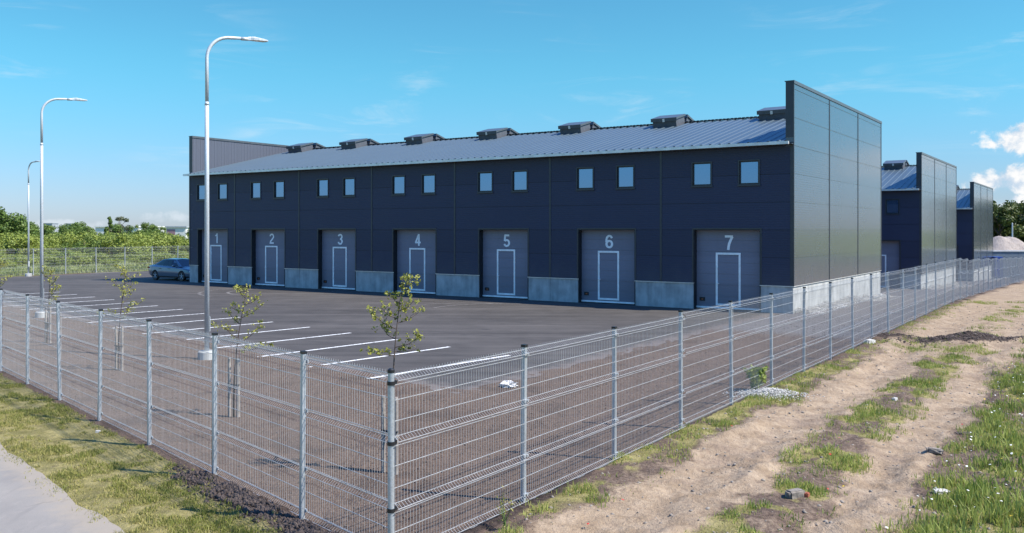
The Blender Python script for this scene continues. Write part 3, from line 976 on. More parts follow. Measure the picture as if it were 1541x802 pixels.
def warehouse(corner, zb, label, nb, numbers, group):
    root = empty('warehouse', (corner[0], corner[1], zb), TH)
    prop(root, label, 'warehouse', group)
    dm = door_meshes()
    doors = DOORS[:nb]
    holes = [(-c - 1.5, -c + 1.5, -1, 3.5) for c in doors]
    wins = []
    for c in doors:
        for dx in (1.06, -1.06):
            wc = -(c + 0.05 + dx)
            wins.append(wc); holes.append((wc - 0.475, wc + 0.475, 5.38, 6.47))
    # facade cladding, row by row, bay by bay
    mb = MB()
    for i in range(6):
        z0, z1 = ROWS[i] + 0.016, min(ROWS[i + 1] - 0.016, EAVE)
        if i == 5: z1 = EAVE
        if z1 - z0 < 0.02: continue
        for bi in range(7):
            xa, xb = -BAYS[bi + 1] + 0.012, -BAYS[bi] - 0.012
            if bi == 0: xb = -0.0
            if bi == 6: xa = -BL
            for r in cut_rects(xa, xb, z0, z1, holes):
                mb.box(r[0], r[1], 0.0, 0.12, r[2], r[3])
    for r in cut_rects(-BL + 0.02, -0.02, PLINTH, EAVE - 0.005, holes):
        mb.box(r[0], r[1], 0.02, 0.29, r[2], r[3])
    mb.obj('front_wall', M['facade'], root)
    # vertical joint covers
    for b in BAYS[1:-1]:
        mb = MB()
        mb.box(-b - 0.05, -b + 0.05, -0.018, 0.0, PLINTH + 0.01, EAVE - 0.02)
        mb.obj('joint_cover', M['trim'], root)
    # plinth blocks between the doors, each with its drip flashing
    edges = [0.0] + [v for c in doors for v in (c - 1.5, c + 1.5)] + [BL]
    for k in range(0, len(edges), 2):
        a, b = edges[k], edges[k + 1]
        parts = [a] + [x for x in BAYS[1:-1] if a + 0.3 < x < b - 0.3] + [b]
        mb = MB()
        for m_ in range(len(parts) - 1):
            xa = -parts[m_ + 1] + (0.012 if m_ < len(parts) - 2 else 0.0); xb = -parts[m_] - (0.012 if m_ > 0 else 0.0)
            if k == 0 and m_ == 0: xb = -0.045
            mb.box(xa, xb, 0.03, 0.30, -0.9, PLINTH - 0.012)
        mb.box(-b + 0.01, -a - 0.05, 0.04, 0.28, -0.9, PLINTH - 0.03)
        pl = mb.obj('plinth', M['concrete'], root)
        mb = MB()
        mb.box(-b - 0.03 if b < BL else -BL, -a + (0.03 if k else 0.012), -0.012, 0.05, PLINTH - 0.018, PLINTH + 0.008)
        mb.obj('drip_flashing', M['eave'], pl)
    mb = MB()
    for a, b in ((0.31, 2.85), (2.87, 5.69), (5.71, 8.54), (8.56, 11.39), (11.41, 14.24), (14.26, BD - 0.03)):
        mb.box(-0.30, -0.04, a, b, -0.9, PLINTH - 0.012)
    mb.box(-0.299, -0.05, 0.2, BD - 0.05, -0.9, PLINTH - 0.02)
    mb.box(-0.30, -0.04, 0.031, 0.31, -0.9, PLINTH - 0.0125)
    pl = mb.obj('plinth', M['concrete'], root)
    mb = MB()
    mb.box(-0.05, 0.012, 0.051, BD, PLINTH - 0.018, PLINTH + 0.008)
    mb.obj('drip_flashing', M['eave'], pl)
    mb = MB()
    mb.box(-BL + 0.04, -BL + 0.30, 0.31, BD - 0.03, -0.9, PLINTH - 0.012)
    mb.obj('plinth', M['concrete'], root)
    # gable walls rising above the roof as parapets
    mb = MB()
    secs = [0.0, 5.7, 11.4, BD]
    for i in range(8):
        z0, z1 = ROWS[i] + 0.011, min(ROWS[i + 1] - 0.011, PAR)
        if i == 7: z1 = PAR
        for k in range(3):
            mb.box(-0.10, 0.0, secs[k] + (0.012 if k else 0.125), secs[k + 1] - (0.012 if k < 2 else 0.0), z0, z1)
    mb.box(-0.33, -0.02, 0.14, BD - 0.01, PLINTH, PAR - 0.005)
    mb.box(-0.33, -0.001, 0.001, 0.13, EAVE - 0.3, PAR - 0.004)
    mb.obj('gable_wall', M['gable'], root)
    mb = MB()
    mb.box(-BL + 0.002, -BL + 0.33, 0.001, BD - 0.01, PLINTH, PAR - 0.005)
    mb.obj('end_wall', M['ribbed'], root)
    mb = MB()
    mb.box(-BL + 0.3, -0.3, BD - 0.25, BD - 0.02, -0.9, EAVE)
    mb.obj('rear_wall', M['facade'], root)
    for bx in ((0.0, 0.016, secs[1] - 0.055, secs[1] + 0.055, PLINTH + 0.01, PAR - 0.01),
               (0.0, 0.016, secs[2] - 0.055, secs[2] + 0.055, PLINTH + 0.01, PAR - 0.01),
               (0.002, 0.016, -0.016, 0.07, PLINTH + 0.01, PAR - 0.01),
               (0.002, 0.016, BD - 0.08, BD + 0.01, PLINTH + 0.01, PAR - 0.01),
               (-0.33, 0.0, -0.014, 0.0, EAVE + 0.2, PAR - 0.01),
               (-0.14, -0.004, -0.016, -0.002, PLINTH + 0.01, EAVE - 0.01),
               (-BL + 0.0, -BL + 0.33, -0.014, 0.0, EAVE + 0.2, PAR - 0.01),
               (-BL - 0.012, -BL + 0.10, -0.016, -0.002, PLINTH + 0.01, EAVE - 0.01)):
        mb = MB(); mb.box(*bx); mb.obj('corner_trim', M['trim'], root)
    mb = MB()
    mb.box(-0.37, 0.035, -0.03, BD + 0.03, PAR, PAR + 0.035)
    mb.box(0.018, 0.035, -0.03, BD + 0.03, PAR - 0.10, PAR)
    mb.obj('parapet_cap', M['cap'], root)
    mb = MB()
    mb.box(-BL - 0.035, -BL + 0.37, -0.03, BD + 0.03, PAR, PAR + 0.035)
    mb.box(-BL + 0.335, -BL + 0.37, -0.03, BD + 0.03, PAR - 0.10, PAR)
    mb.obj('parapet_cap', M['cap'], root)
    # roof: trapezoidal sheet, both slopes
    mb = MB()
    x0, x1 = -BL + 0.335, -0.335
    pitch = 0.42
    prof = []
    nrib = int((x1 - x0) / pitch)
    prof.append((x0, 0))
    for k in range(nrib):
        c = x0 + (k + 0.5) * (x1 - x0) / nrib
        prof += [(c - 0.075, 0), (c - 0.035, 0.034), (c + 0.035, 0.034), (c + 0.075, 0)]
    prof.append((x1, 0))
    sl_ = (RIDGE - EAVE - 0.1) / (BD / 2)
    yE, yR = -0.34, BD / 2
    for (ya, yb) in ((yE, yR), (BD - yE, yR)):
        za = EAVE + 0.1 + sl_ * (yE); zr = RIDGE
        for k in range(len(prof) - 1):
            (xa, ha), (xb, hb) = prof[k], prof[k + 1]
            mb.face([(xa, ya, za + ha), (xb, ya, za + hb), (xb, yb, zr + hb), (xa, yb, zr + ha)])
        # closed underside at the eave
        mb.face([(x0, ya, za - 0.04), (x1, ya, za - 0.04), (x1, yb, zr - 0.04), (x0, yb, zr - 0.04)])
    rf = mb.obj('roof', M['roof'], root)
    mb = MB()
    for k in range(nrib * 2):
        xx = x0 + (k + 0.5) * (x1 - x0) / (nrib * 2)
        mb.box(xx - 0.07, xx + 0.07, yR - 0.16, yR + 0.16, RIDGE + 0.05, RIDGE + 0.085)
    mb.box(x0, x1, yR - 0.10, yR + 0.10, RIDGE + 0.02, RIDGE + 0.06)
    mb.obj('ridge_cap', M['trim'], rf)
    # eave gutter, fascia and the rib end caps seen as a row of dots
    mb = MB()
    ze = EAVE + 0.1 + sl_ * yE
    gx0, gx1 = -BL - 0.10, -0.10
    mb.box(gx0, gx1, yE - 0.09, yE - 0.075, ze - 0.13, ze - 0.005)
    mb.box(gx0, gx1, yE - 0.075, yE + 0.03, ze - 0.13, ze - 0.115)
    mb.box(gx0, gx1, yE + 0.02, yE + 0.03, ze - 0.115, ze - 0.045)
    for e in (gx0, gx1 - 0.015):
        mb.box(e, e + 0.015, yE - 0.075, yE + 0.02, ze - 0.115, ze - 0.01)
    mb.obj('gutter', M['eave'], root)
    mb = MB()
    mb.box(-BL, 0.0, yE + 0.05, -0.02, EAVE - 0.10, EAVE - 0.075)
    mb.obj('soffit', M['trim'], root)
    # roof hatches: one on each slope per bay
    hz = RIDGE + 0.02
    for c in DOORS[:max(nb, 2)]:
        for mir in (0, 1):
            a, b = hatch_mesh(mir)
            h = link('roof_hatch', a, None, root, (-(c + 0.3), BD / 2, hz))
            link('hatch_lid', b, None, h)
    # doors and windows
    for k, c in enumerate(doors):
        d = link('garage_door', dm['garage_door'], None, root, (-c, 0, 0))
        for nm in ('wicket_frame', 'lever_handle', 'bottom_rail', 'lift_handle', 'reveal', 'door_surround'):
            link(nm, dm[nm], None, d)
        if numbers:
            ch = str(7 - k)
            d['label'] = 'grey garage door numbered %s' % ch
            nme = numeral(ch); nme.materials.append(M['numeral'])
            link('number', nme, None, d, (0.02, 0.294, 2.60))
    for wc in wins:
        w = link('window', dm['window'], None, root, (wc, 0, 0))
        link('sash', dm['sash'], None, w)
        pn = link('pane', dm['pane'], None, w)
        pn.rotation_euler = (0, 0, R(random.uniform(-1.1, 1.1)))
    return root


def along(t): return (C1[0] + V[0] * t, C1[1] + V[1] * t)


warehouse(C1, 0.0, 'nearest dark warehouse facing the car park, with seven numbered grey garage doors', 7, True, 'dark panelled warehouses')
warehouse(along(30.3), -0.80, 'second dark warehouse, standing behind the nearest one with a lower parapet wall', 3, False, 'dark panelled warehouses')
warehouse(along(59.3), -1.58, 'farthest dark warehouse, smallest in view beside the gravel heap', 3, False, 'dark panelled warehouses')

# pale gravel banked along the gable plinth
def pebbles(name, mats, n, fx, size, parent=None, flat=0.65):
    """a mesh of small angular stones; fx(n) -> x, y, z arrays"""
    base = np.array([(1, 0, 0), (-1, 0, 0), (0, 1, 0), (0, -1, 0), (0, 0, 1), (0, 0, -1)], float)
    tri = np.array([(0, 2, 4), (2, 1, 4), (1, 3, 4), (3, 0, 4), (2, 0, 5), (1, 2, 5), (3, 1, 5), (0, 3, 5)])
    x, y, z = fx(n)
    n = len(x)
    sz = size[0] + (size[1] - size[0]) * RNG.random(n) ** 2.2
    th = RNG.random(n) * 6.283
    v = base[None] * (0.7 + 0.6 * RNG.random((n, 6, 3))) * sz[:, None, None]
    v[:, :, 2] *= flat
    c, s_ = np.cos(th)[:, None], np.sin(th)[:, None]
    tl = (RNG.random(n) - 0.5)[:, None] * 0.9
    vx = v[:, :, 0] * c - v[:, :, 1] * s_; vy = v[:, :, 0] * s_ + v[:, :, 1] * c
    vz = v[:, :, 2] + vx * tl
    P = np.stack([vx + x[:, None], vy + y[:, None], vz + z[:, None]], 2).reshape(-1, 3)
    F = (tri[None] + 6 * np.arange(n)[:, None, None]).reshape(-1, 3)
    me = np_mesh(name, P, F)
    return link(name, me, mats, parent)


def gravel_at(n, t0, t1, zoff=0.0):
    t = t0 + (t1 - t0) * RNG.random(n)
    d = np.abs(RNG.normal(0, 0.32, n)) + 0.0
    d = d * (0.7 + 0.9 * vnoise(t * 0.9, t * 0 + 2, 3))
    x = C1[0] + V[0] * t + E[0] * d; y = C1[1] + V[1] * t + E[1] * d
    z = gz(x, y) + np.maximum(0, 0.22 - 0.3 * d) * (0.5 + vnoise(t * 1.4, t * 0, 5)) * RNG.random(n)
    return x, y, z


M['gravelpale'] = simple('pale_gravel', (0.50, 0.485, 0.46), 0.9, 0, 0.3, 30, 0.01)
gr = pebbles('gravel', M['gravelpale'], 7000, lambda n: gravel_at(n, 0.2, 17.0), (0.015, 0.042))
prop(gr, 'pale gravel banked along the plinth of the nearest warehouse', 'gravel', kind='stuff')
gr = pebbles('gravel', M['stone_white'], 1500, lambda n: gravel_at(n, 30.5, 47.0), (0.02, 0.05))
prop(gr, 'pale gravel along the plinth of the second warehouse', 'gravel', kind='stuff')

# ------------------------------------------------------------------ wire mesh fences
POST_H, PAN_H = 2.06, 2.03


def panel_mesh(length, side, vw=0.0015, hw=0.0031):
    """welded mesh panel along +x with four pressed folds; side = direction (y) the folds stick out"""
    mb = MB()
    z0 = 0.03
    folds = [z0 + 0.03, z0 + 0.56, z0 + 1.26, z0 + 1.90]
    dep = 0.062 * side
    prof = [(0, z0)]
    hz = []
    for f in folds:
        prof += [(0, f), (dep, f + 0.05), (0, f + 0.10)]
        hz += [(0, f), (dep, f + 0.05), (0, f + 0.10)]
    prof.append((0, z0 + PAN_H))
    for z in (z0 + 0.36, z0 + 0.82, z0 + 1.05, z0 + 1.52, z0 + 1.74):
        hz.append((0, z))
    nW = int(length / 0.05)
    for k in range(nW + 1):
        x = 0.012 + (length - 0.024) * k / nW
        i = len(mb.v)
        for (y, z) in prof:
            for a, b in ((-vw, -vw), (vw, -vw), (vw, vw), (-vw, vw)):
                mb.v.append((x + a, y + b, z))
        for m_ in range(len(prof) - 1):
            for j in range(4):
                j2 = (j + 1) % 4
                mb.f.append((i + m_ * 4 + j, i + m_ * 4 + j2, i + m_ * 4 + 4 + j2, i + m_ * 4 + 4 + j)); mb.mi.append(0)
    for (y, z) in hz:
        yy = y - 0.0055 * side
        mb.box(0, length, yy - hw, yy + hw, z - hw, z + hw)
    me = bpy.data.meshes.new('mesh_panel')
    me.from_pydata(mb.v, [], mb.f)
    me.materials.append(M['wire'])
    return me


def post_mesh(rnd=False, side=-1, h=POST_H):
    mb = MB()
    if rnd:
        mb.tube([(0, 0, -0.4), (0, 0, h)], 0.034, 20)
        mb.tube([(0, 0, h), (0, 0, h + 0.03), (0, 0, h + 0.045)], [0.038, 0.038, 0.02], 20, 1)
        for z in (0.14, 0.62, 1.32, 1.95):
            mb.tube([(0, 0, z - 0.02), (0, 0, z + 0.02)], 0.042, 20, 1)
            mb.box(0.035, 0.085, -0.012, 0.012, z - 0.02, z + 0.02, 1)
    else:
        # rounded rectangular hollow section 60 x 40, broad face square to the line
        w, d, c = 0.029, 0.028, 0.006
        sec = [(-w + c, -d), (w - c, -d), (w, -d + c), (w, d - c), (w - c, d), (-w + c, d), (-w, d - c), (-w, -d + c)]
        i = len(mb.v)
        for z in (-0.4, h):
            mb.v += [(x, y, z) for x, y in sec]
        for j in range(8):
            mb.f.append((i + j, i + (j + 1) % 8, i + 8 + (j + 1) % 8, i + 8 + j)); mb.mi.append(0)
        mb.f.append(tuple(i + 8 + j for j in range(8))); mb.mi.append(0)
        mb.box(-w - 0.004, w + 0.004, -d - 0.004, d + 0.004, h - 0.012, h + 0.022, 1)
        for z in (0.16, 0.66, 1.36, 1.96):
            mb.box(-0.05, 0.05, (d + 0.0005) * side if side > 0 else -d - 0.018, d + 0.018 if side > 0 else -d - 0.0005, z - 0.018, z + 0.018)
            y = side * (d + 0.022)
            mb.tube([(0, side * (d + 0.012), z), (0, y + side * 0.006, z)], 0.009, 8, 1)
    me = mb.mesh('post')
    me.materials.append(M['galv']); me.materials.append(M['black'])
    return me


def fence_run(name, origin, direc, n, label, side, base, first=0, first_len=None, corner=False, pm=None, start_post=True):
    """base(i) -> base height of panel i"""
    rz = math.atan2(direc[1], direc[0])
    root = empty(name, (origin[0], origin[1], 0), rz)
    prop(root, label, 'fence')
    fullp = panel_mesh(PITCH - 0.01, side)
    po = post_mesh(side=side)
    x = 0.0
    if corner:
        link('corner_post', post_mesh(True), None, root, (0, 0, base(0)))
    elif start_post:
        link('post', po, None, root, (0, 0, base(0)))
    for i in range(n):
        L = first_len if (i == 0 and first_len) else PITCH
        me = fullp if L == PITCH else panel_mesh(L - 0.01, side)
        y = (0.030 + 0.008) * side
        pn = link('mesh_panel', me, None, root, (x + 0.005, y, base(i)))
        pn.rotation_euler = (R(random.gauss(0, 0.35)), R(random.gauss(0, 0.12)), 0)
        x += L
        ps = link('post', po, None, root, (x, 0, max(base(i), base(i + 1)) if i + 1 < n else base(i)))
        ps.rotation_euler = (R(random.gauss(0, 0.4)), R(random.gauss(0, 0.4)), R(random.gauss(0, 1.5)))
    return root


def base_right(i):
    if i < 3: return -0.06
    if i < 17: return 0.0
    k = (i - 17 + 1) // 2
    return -0.10 - 0.115 * k


fence_run('mesh_fence', FC, V, 40, 'galvanised wire mesh fence with grey posts running beside the sandy track', -1, base_right, corner=True)
# left run: the panels carry their folds on the outer side; the round corner post belongs to the right run
def base_left(i): return -0.05
fence_run('mesh_fence', FC, FL, 24, 'galvanised wire mesh fence with grey posts along the grass verge and footpath', -1, base_left, first_len=1.90, start_post=False)
# far fence
FF = np.array((-36.4, 67.7)) - np.array(V) * PITCH * 5
fence_run('mesh_fence', tuple(FF), V, 14, 'distant grey wire mesh fence between the car park and the green field', 1, lambda i: 0.0)

# ------------------------------------------------------------------ street lamps
def street_lamp(x, y, adir, label, reach=1.25, h=8.75):
    z0 = float(ground_at(x, y))
    root = empty('street_lamp', (x, y, z0), math.atan2(adir[1], adir[0]))
    prop(root, label, 'street lamp', 'curved steel street lamps')
    mb = MB()
    mb.tube([(0, 0, 0.05), (0, 0, 5.0), (0, 0, 6.9)], [0.066, 0.058, 0.054], 20)
    mb.tube([(0, 0, 6.86), (0, 0, 6.95)], [0.061, 0.050], 20)
    mb.obj('pole', M['lampsteel'], root, smooth=True)
    mb = MB()
    r = 0.62
    pts = [(0, 0, 6.9), (0, 0, h - r - 0.1)]
    for k in range(13):
        a = R(90 * k / 12)
        pts.append((r - r * math.cos(a), 0, h - r + r * math.sin(a)))
    pts[-1] = (r, 0, h)
    pts += [(reach - 0.2, 0, h + 0.03)]
    mb.tube(pts, [0.047] * 2 + [0.045] * 13 + [0.037], 16)
    mb.tube([(reach - 0.34, 0, h + 0.012), (reach - 0.14, 0, h + 0.022)], [0.050, 0.050], 16)
    mb.obj('arm', M['lampsteel'], root, smooth=True)
    # flat LED head: lofted, tapering towards the tip
    mb = MB()
    st = [(-0.16, 0.045, -0.045, 0.04), (-0.08, 0.055, -0.045, 0.055), (0.0, 0.09, -0.04, 0.06), (0.14, 0.11, -0.036, 0.042), (0.34, 0.10, -0.032, 0.018), (0.40, 0.06, -0.028, 0.004)]
    rings = []
    for (sx, hw, zb, zt) in st:
        rings.append([(reach + sx, -hw, zb), (reach + sx, hw, zb), (reach + sx, hw, zt * 0.4), (reach + sx, hw * 0.7, zt), (reach + sx, -hw * 0.7, zt), (reach + sx, -hw, zt * 0.4)])
    for a, b in zip(rings[:-1], rings[1:]):
        for j in range(6):
            j2 = (j + 1) % 6
            mb.face([a[j], a[j2], b[j2], b[j]])
    mb.face(rings[0]); mb.face(rings[-1])
    hd = mb.obj('lamp_head', M['lampsteel'], root, (0, 0, h + 0.035))
    mb = MB()
    mb.box(reach + 0.03, reach + 0.31, -0.07, 0.07, -0.046, -0.0405)
    mb.obj('lens', M['white'], hd)
    mb = MB()
    mb.tube([(0, 0, -0.3), (0, 0, 0.20), (0, 0, 0.23)], [0.24, 0.24, 0.21], 28)
    mb.obj('footing', M['concrete'], root)
    mb = MB()
    mb.box(0.062, 0.078, -0.045, 0.045, 0.75, 1.15)
    mb.obj('access_door', M['lampsteel'], root)
    return root


street_lamp(-8.24, 24.05, (0.85, 0.53), 'tallest street lamp in view, with curved arm, in bare soil by the parking lines')
street_lamp(-18.75, 35.5, (0.85, 0.53), 'middle street lamp, mid-sized in view, between the nearest and the distant lamp')
street_lamp(-36.0, 66.3, (0.83, -0.557), 'smallest, most distant street lamp beside the far fence and green field', 1.15, 8.5)

# ------------------------------------------------------------------ foliage
def leaves_mesh(name, centers, radii, n, size, flat=1.0, tri=False):
    """n leaf-clump faces spread through ellipsoidal clumps, denser at the shell"""
    centers = np.asarray(centers, float); radii = np.asarray(radii, float)
    w = radii ** 2; w = w / w.sum()
    k = RNG.choice(len(centers), n, p=w)
    d = RNG.normal(size=(n, 3)); d /= np.linalg.norm(d, axis=1)[:, None]
    rr = RNG.random(n) ** 0.45 * (0.75 + 0.4 * RNG.random(n))
    P = centers[k] + d * (rr * radii[k])[:, None] * np.array((1, 1, flat))
    nrm = d + RNG.normal(size=(n, 3)) * 0.8 + np.array((0, 0, 0.35)); nrm /= np.linalg.norm(nrm, axis=1)[:, None]
    a = np.cross(nrm, RNG.normal(size=(n, 3))); a /= np.linalg.norm(a, axis=1)[:, None]
    b = np.cross(nrm, a)
    sz = size * (0.55 + 0.9 * RNG.random(n))
    a = a * sz[:, None]; b = b * (sz * (0.5 + 0.4 * RNG.random(n)))[:, None]
    v = np.stack([P - a, P - b * 0.9, P + a, P + b], 1).reshape(-1, 3)
    f = np.arange(n * 4).reshape(n, 4)
    tint = np.clip(0.25 * RNG.random(n) + 0.75 * RNG.random(len(centers))[k] + 0.1 * (RNG.random(n) - .5), 0, 1)
    return np_mesh(name, v, f, None, {'tint': tint})


def tree_meshes(h, cr, kind, seed, nleaf, lsize, trunk_h=0.3):
    """trunk with limbs + crown; returns two meshes"""
    rs = np.random.default_rng(seed)
    mb = MB()
    lean = rs.normal(size=2) * 0.04 * h
    mb.tube([(0, 0, -0.3), (lean[0] * .3, lean[1] * .3, h * 0.3), (lean[0], lean[1], h * 0.85)], [h * 0.024, h * 0.018, h * 0.005], 7)
    cs, rs_ = [], []
    nb = 16 if kind != 'conic' else 14
    for k in range(nb):
        if kind == 'conic':
            zz = h * (0.2 + 0.78 * k / nb); rad = cr * (1.05 - k / nb)
        else:
            zz = h * (trunk_h + (0.93 - trunk_h) * rs.random()); rad = cr * math.sqrt(max(0.05, 1 - ((zz / h - 0.58) / 0.5) ** 2))
        an = rs.random() * 6.283
        r0 = rad * (0.35 + 0.5 * rs.random())
        c = (math.cos(an) * r0 + lean[0] * zz / h, math.sin(an) * r0 + lean[1] * zz / h, zz)
        cs.append(c); rs_.append(cr * (0.27 + 0.25 * rs.random()) * (0.7 if kind == 'conic' else 1))
        mb.tube([(lean[0] * zz / h * .7, lean[1] * zz / h * .7, zz * 0.68), (c[0] * .6, c[1] * .6, zz * 0.88), c], [h * 0.010, h * 0.006, h * 0.002], 5, cap=False)
    tr = mb.mesh('trunk'); tr.materials.append(M['bark'])
    lv = leaves_mesh('crown', cs, rs_, nleaf, lsize, 0.85)
    return tr, lv


def plant_tree(name, protos, x, y, sc, label, cat, group, rz=None, zs=1.0):
    tr, lv = protos
    z = float(ground_at(x, y))
    root = empty(name, (x, y, z), random.random() * 6.28 if rz is None else rz)
    root.scale = (sc, sc, sc * zs)
    prop(root, label, cat, group)
    link('trunk', tr, None, root); link('crown', lv, None, root)
    return root


def at_px(px, Y):
    return (px - 770.0) / 1340.0 * Y, Y


def protos(n, h, cr, kind, nleaf, ls, mat, th=0.3, seed=0):
    out = []
    for k in range(n):
        tr, lv = tree_meshes(h, cr, kind, seed + k, nleaf, ls, th)
        lv.materials.append(mat)
        out.append((tr, lv))
    return out


P_TREE = protos(4, 7.0, 2.9, 'round', 4200, 0.17, M['leaf_tree'], 0.18, 100)
P_MID = protos(3, 6.0, 2.6, 'round', 3600, 0.16, M['leaf_mid'], 0.15, 200)
P_GREY = protos(2, 8.0, 2.4, 'round', 2600, 0.18, M['leaf_grey'], 0.3, 300)
P_CON = protos(2, 8.0, 1.7, 'conic', 2600, 0.16, M['leaf_tree'], 0.2, 400)
P_BUSH = protos(5, 3.2, 2.1, 'round', 2600, 0.12, M['leaf_bush'], 0.08, 500)
P_BUSHD = protos(2, 3.0, 2.0, 'round', 2600, 0.12, M['leaf_mid'], 0.08, 600)
P_WOOD = protos(4, 12.0, 4.0, 'round', 6500, 0.22, M['leaf_wood'], 0.2, 700)

# trees behind the thicket: (px of photo column, distance, height factor, proto list, label)
TL = 'dark green broadleaf tree in the row behind the thicket'
TM = 'mid green leafy tree in the row behind the thicket'
row = []
for px in range(-170, 620, 11):
    row.append((px + random.uniform(-5, 5), random.uniform(135, 165), (random.uniform(0.36, 0.46) if (140 < px < 172 or 183 < px < 208 or 244 < px < 284) else random.uniform(0.48, 0.62) if px > 128 else random.uniform(0.56, 0.76)), random.choice((0, 0, 1))))
for px, Y, sc, k in row:
    x, y = at_px(px, Y)
    pr = random.choice(P_TREE) if k == 0 else random.choice(P_MID)
    plant_tree('broadleaf_tree', pr, x, y, sc, TL if k == 0 else TM, 'tree', 'trees behind the thicket')
for px, Y, sc in ((8, 112, 0.86), (28, 116, 0.74), (-18, 110, 0.84), (-50, 115, 0.8)):
    x, y = at_px(px, Y)
    plant_tree('broadleaf_tree', P_TREE[(px + 60) % 4], x, y, sc, 'large dark broadleaf tree at the left edge of the thicket', 'tree', 'big trees left of the thicket')
x, y = at_px(179, 190); plant_tree('grey_green_tree', P_GREY[0], x, y, 0.85, 'tall pale grey-green tree rising above the row, right of the pointed tree', 'tree', None)
x, y = at_px(161, 185); plant_tree('pointed_tree', P_CON[0], x, y, 0.78, 'dark pointed tree rising left of the pale grey-green tree', 'tree', None)
for px in (212, 222, 231, 240):
    x, y = at_px(px, 210 + random.uniform(-12, 12))
    plant_tree('broadleaf_tree', random.choice(P_MID + P_TREE), x, y, random.uniform(0.65, 0.85), 'small far tree on the skyline left of the nearest warehouse', 'tree', 'far skyline trees')

# thicket of low willow bushes between the far fence and the trees
BL_Y = 'low yellow-green bush in the thicket beyond the far fence'
BL_D = 'low darker green bush in the thicket beyond the far fence'
for k in range(120):
    Y = random.uniform(98, 134)
    px = -170 + (k / 120.0) * 690 + random.uniform(-8, 8)
    x, y = at_px(px, Y)
    if sl(x, y)[1] > -66: continue
    dark = random.random() < 0.14
    plant_tree('bush', random.choice(P_BUSHD if dark else P_BUSH), x, y, random.uniform(0.70, 1.0), BL_D if dark else BL_Y, 'bush', 'dark bushes of the thicket' if dark else 'yellow-green bushes of the thicket', None, 0.95)
for k in range(110):
    Y = random.uniform(76, 98)
    px = -150 + (k / 110.0) * 520 + random.uniform(-8, 8)
    x, y = at_px(px, Y)
    if sl(x, y)[1] > -64.5: continue
    plant_tree('bush', random.choice(P_BUSH + P_BUSHD[:1]), x, y, random.uniform(0.22, 0.52), 'small low bush in the rough grass just beyond the far fence', 'bush', 'small bushes in the rough grass', None, 0.8)

# wood at the right
for k in range(34):
    Y = random.uniform(150, 195)
    px = 1380 + k * 10 + random.uniform(-8, 8)
    x, y = at_px(px, Y)
    plant_tree('wood_tree', random.choice(P_WOOD), x, y, random.uniform(0.80, 1.02), 'dark broadleaf tree of the wood behind the gravel heap', 'tree', 'trees of the right-hand wood')

# ------------------------------------------------------------------ staked young trees
def young_tree(x, y, h, label, seed, lean, spec=None):
    rs = random.Random(seed)
    z = float(ground_at(x, y))
    root = empty('young_tree', (x, y, z))
    prop(root, label, 'young tree', 'staked young trees in bare soil')
    mb = MB()
    tops = []
    pts = []
    for k in range(9):
        f = k / 8
        pts.append((lean * f ** 1.8 + 0.015 * math.sin(5 * f + seed), 0.01 * math.cos(4 * f + seed), -0.1 + (h + 0.1) * f))
    mb.tube(pts, [0.020 - 0.017 * (k / 8) for k in range(9)], 8)

    def on(f):
        k = min(7, int(f * 8)); q = f * 8 - k
        return Vector(pts[k]).lerp(Vector(pts[k + 1]), q)
    cl, cr = [], []
    br = spec or [(0.52 + 0.44 * i / 9, rs.uniform(0, 6.28), rs.uniform(0.3, 0.62) * (1.1 - 0.6 * i / 9), rs.uniform(0.15, 0.9)) for i in range(10)]
    for (f, an, ln, up) in br:
        a = on(f)
        d = Vector((math.cos(an), math.sin(an), up)).normalized()
        b = a + d * ln * 0.5 + Vector((0, 0, -0.02)); c = a + d * ln + Vector((0, 0, 0.03))
        mb.tube([a, b, c], [0.008, 0.006, 0.003], 5, cap=False)
        m_ = max(3, int(ln * 10))
        for j in range(m_):
            q = 0.25 + 0.8 * j / m_
            cl.append(tuple(a.lerp(c, q) + Vector((rs.uniform(-.03, .03), rs.uniform(-.03, .03), rs.uniform(-.03, .04))))); cr.append(rs.uniform(0.025, 0.06))
        for j in range(4):
            tw0 = a.lerp(c, rs.uniform(0.3, 0.9)); tw1 = tw0 + Vector((rs.uniform(-.12, .12), rs.uniform(-.12, .12), rs.uniform(0.0, .12)))
            mb.tube([tw0, tw1], [0.003, 0.0015], 4, cap=False)
            cl.append(tuple(tw1)); cr.append(0.03)
        for j in range(2):
            e = c + Vector((rs.uniform(-.08, .08), rs.uniform(-.08, .08), rs.uniform(-.04, .06)))
            cl.append(tuple(e)); cr.append(rs.uniform(0.03, 0.06))
    for j in range(9):
        cl.append(tuple(on(0.80 + 0.2 * j / 8) + Vector((rs.uniform(-.03, .03), rs.uniform(-.03, .03), 0)))); cr.append(rs.uniform(0.025, 0.05))
    mb.obj('trunk', M['bark'], root, smooth=True)
    me = leaves_mesh('leaves', cl, [q * 1.25 for q in cr], len(cl) * (9 if spec else 6), 0.021)
    me.materials.append(M['leaf_young'])
    link('leaves', me, None, root)
    for sx, sy in ((-0.10, 0.10), (0.10, -0.02)):
        mb = MB()
        mb.tube([(sx, sy, -0.3), (sx, sy, 1.08), (sx, sy, 1.10)], [0.032, 0.031, 0.022], 10)
        mb.obj('stake', M['stake'], root)
    mb = MB()
    mb.tube([(-0.125, 0.10, 0.60), (0.0, 0.06, 0.585), (0.125, -0.02, 0.60)], 0.017, 6)
    mb.tube([(-0.125, 0.07, 0.61), (0.02, 0.02, 0.585), (0.125, -0.05, 0.61)], 0.014, 6)
    mb.tube([(0.0, 0.05, 0.59), (0.02, 0.03, 0.52), (0.01, 0.04, 0.45)], [0.013, 0.012, 0.005], 6)
    mb.obj('tree_tie', M['black'], root)
    return root


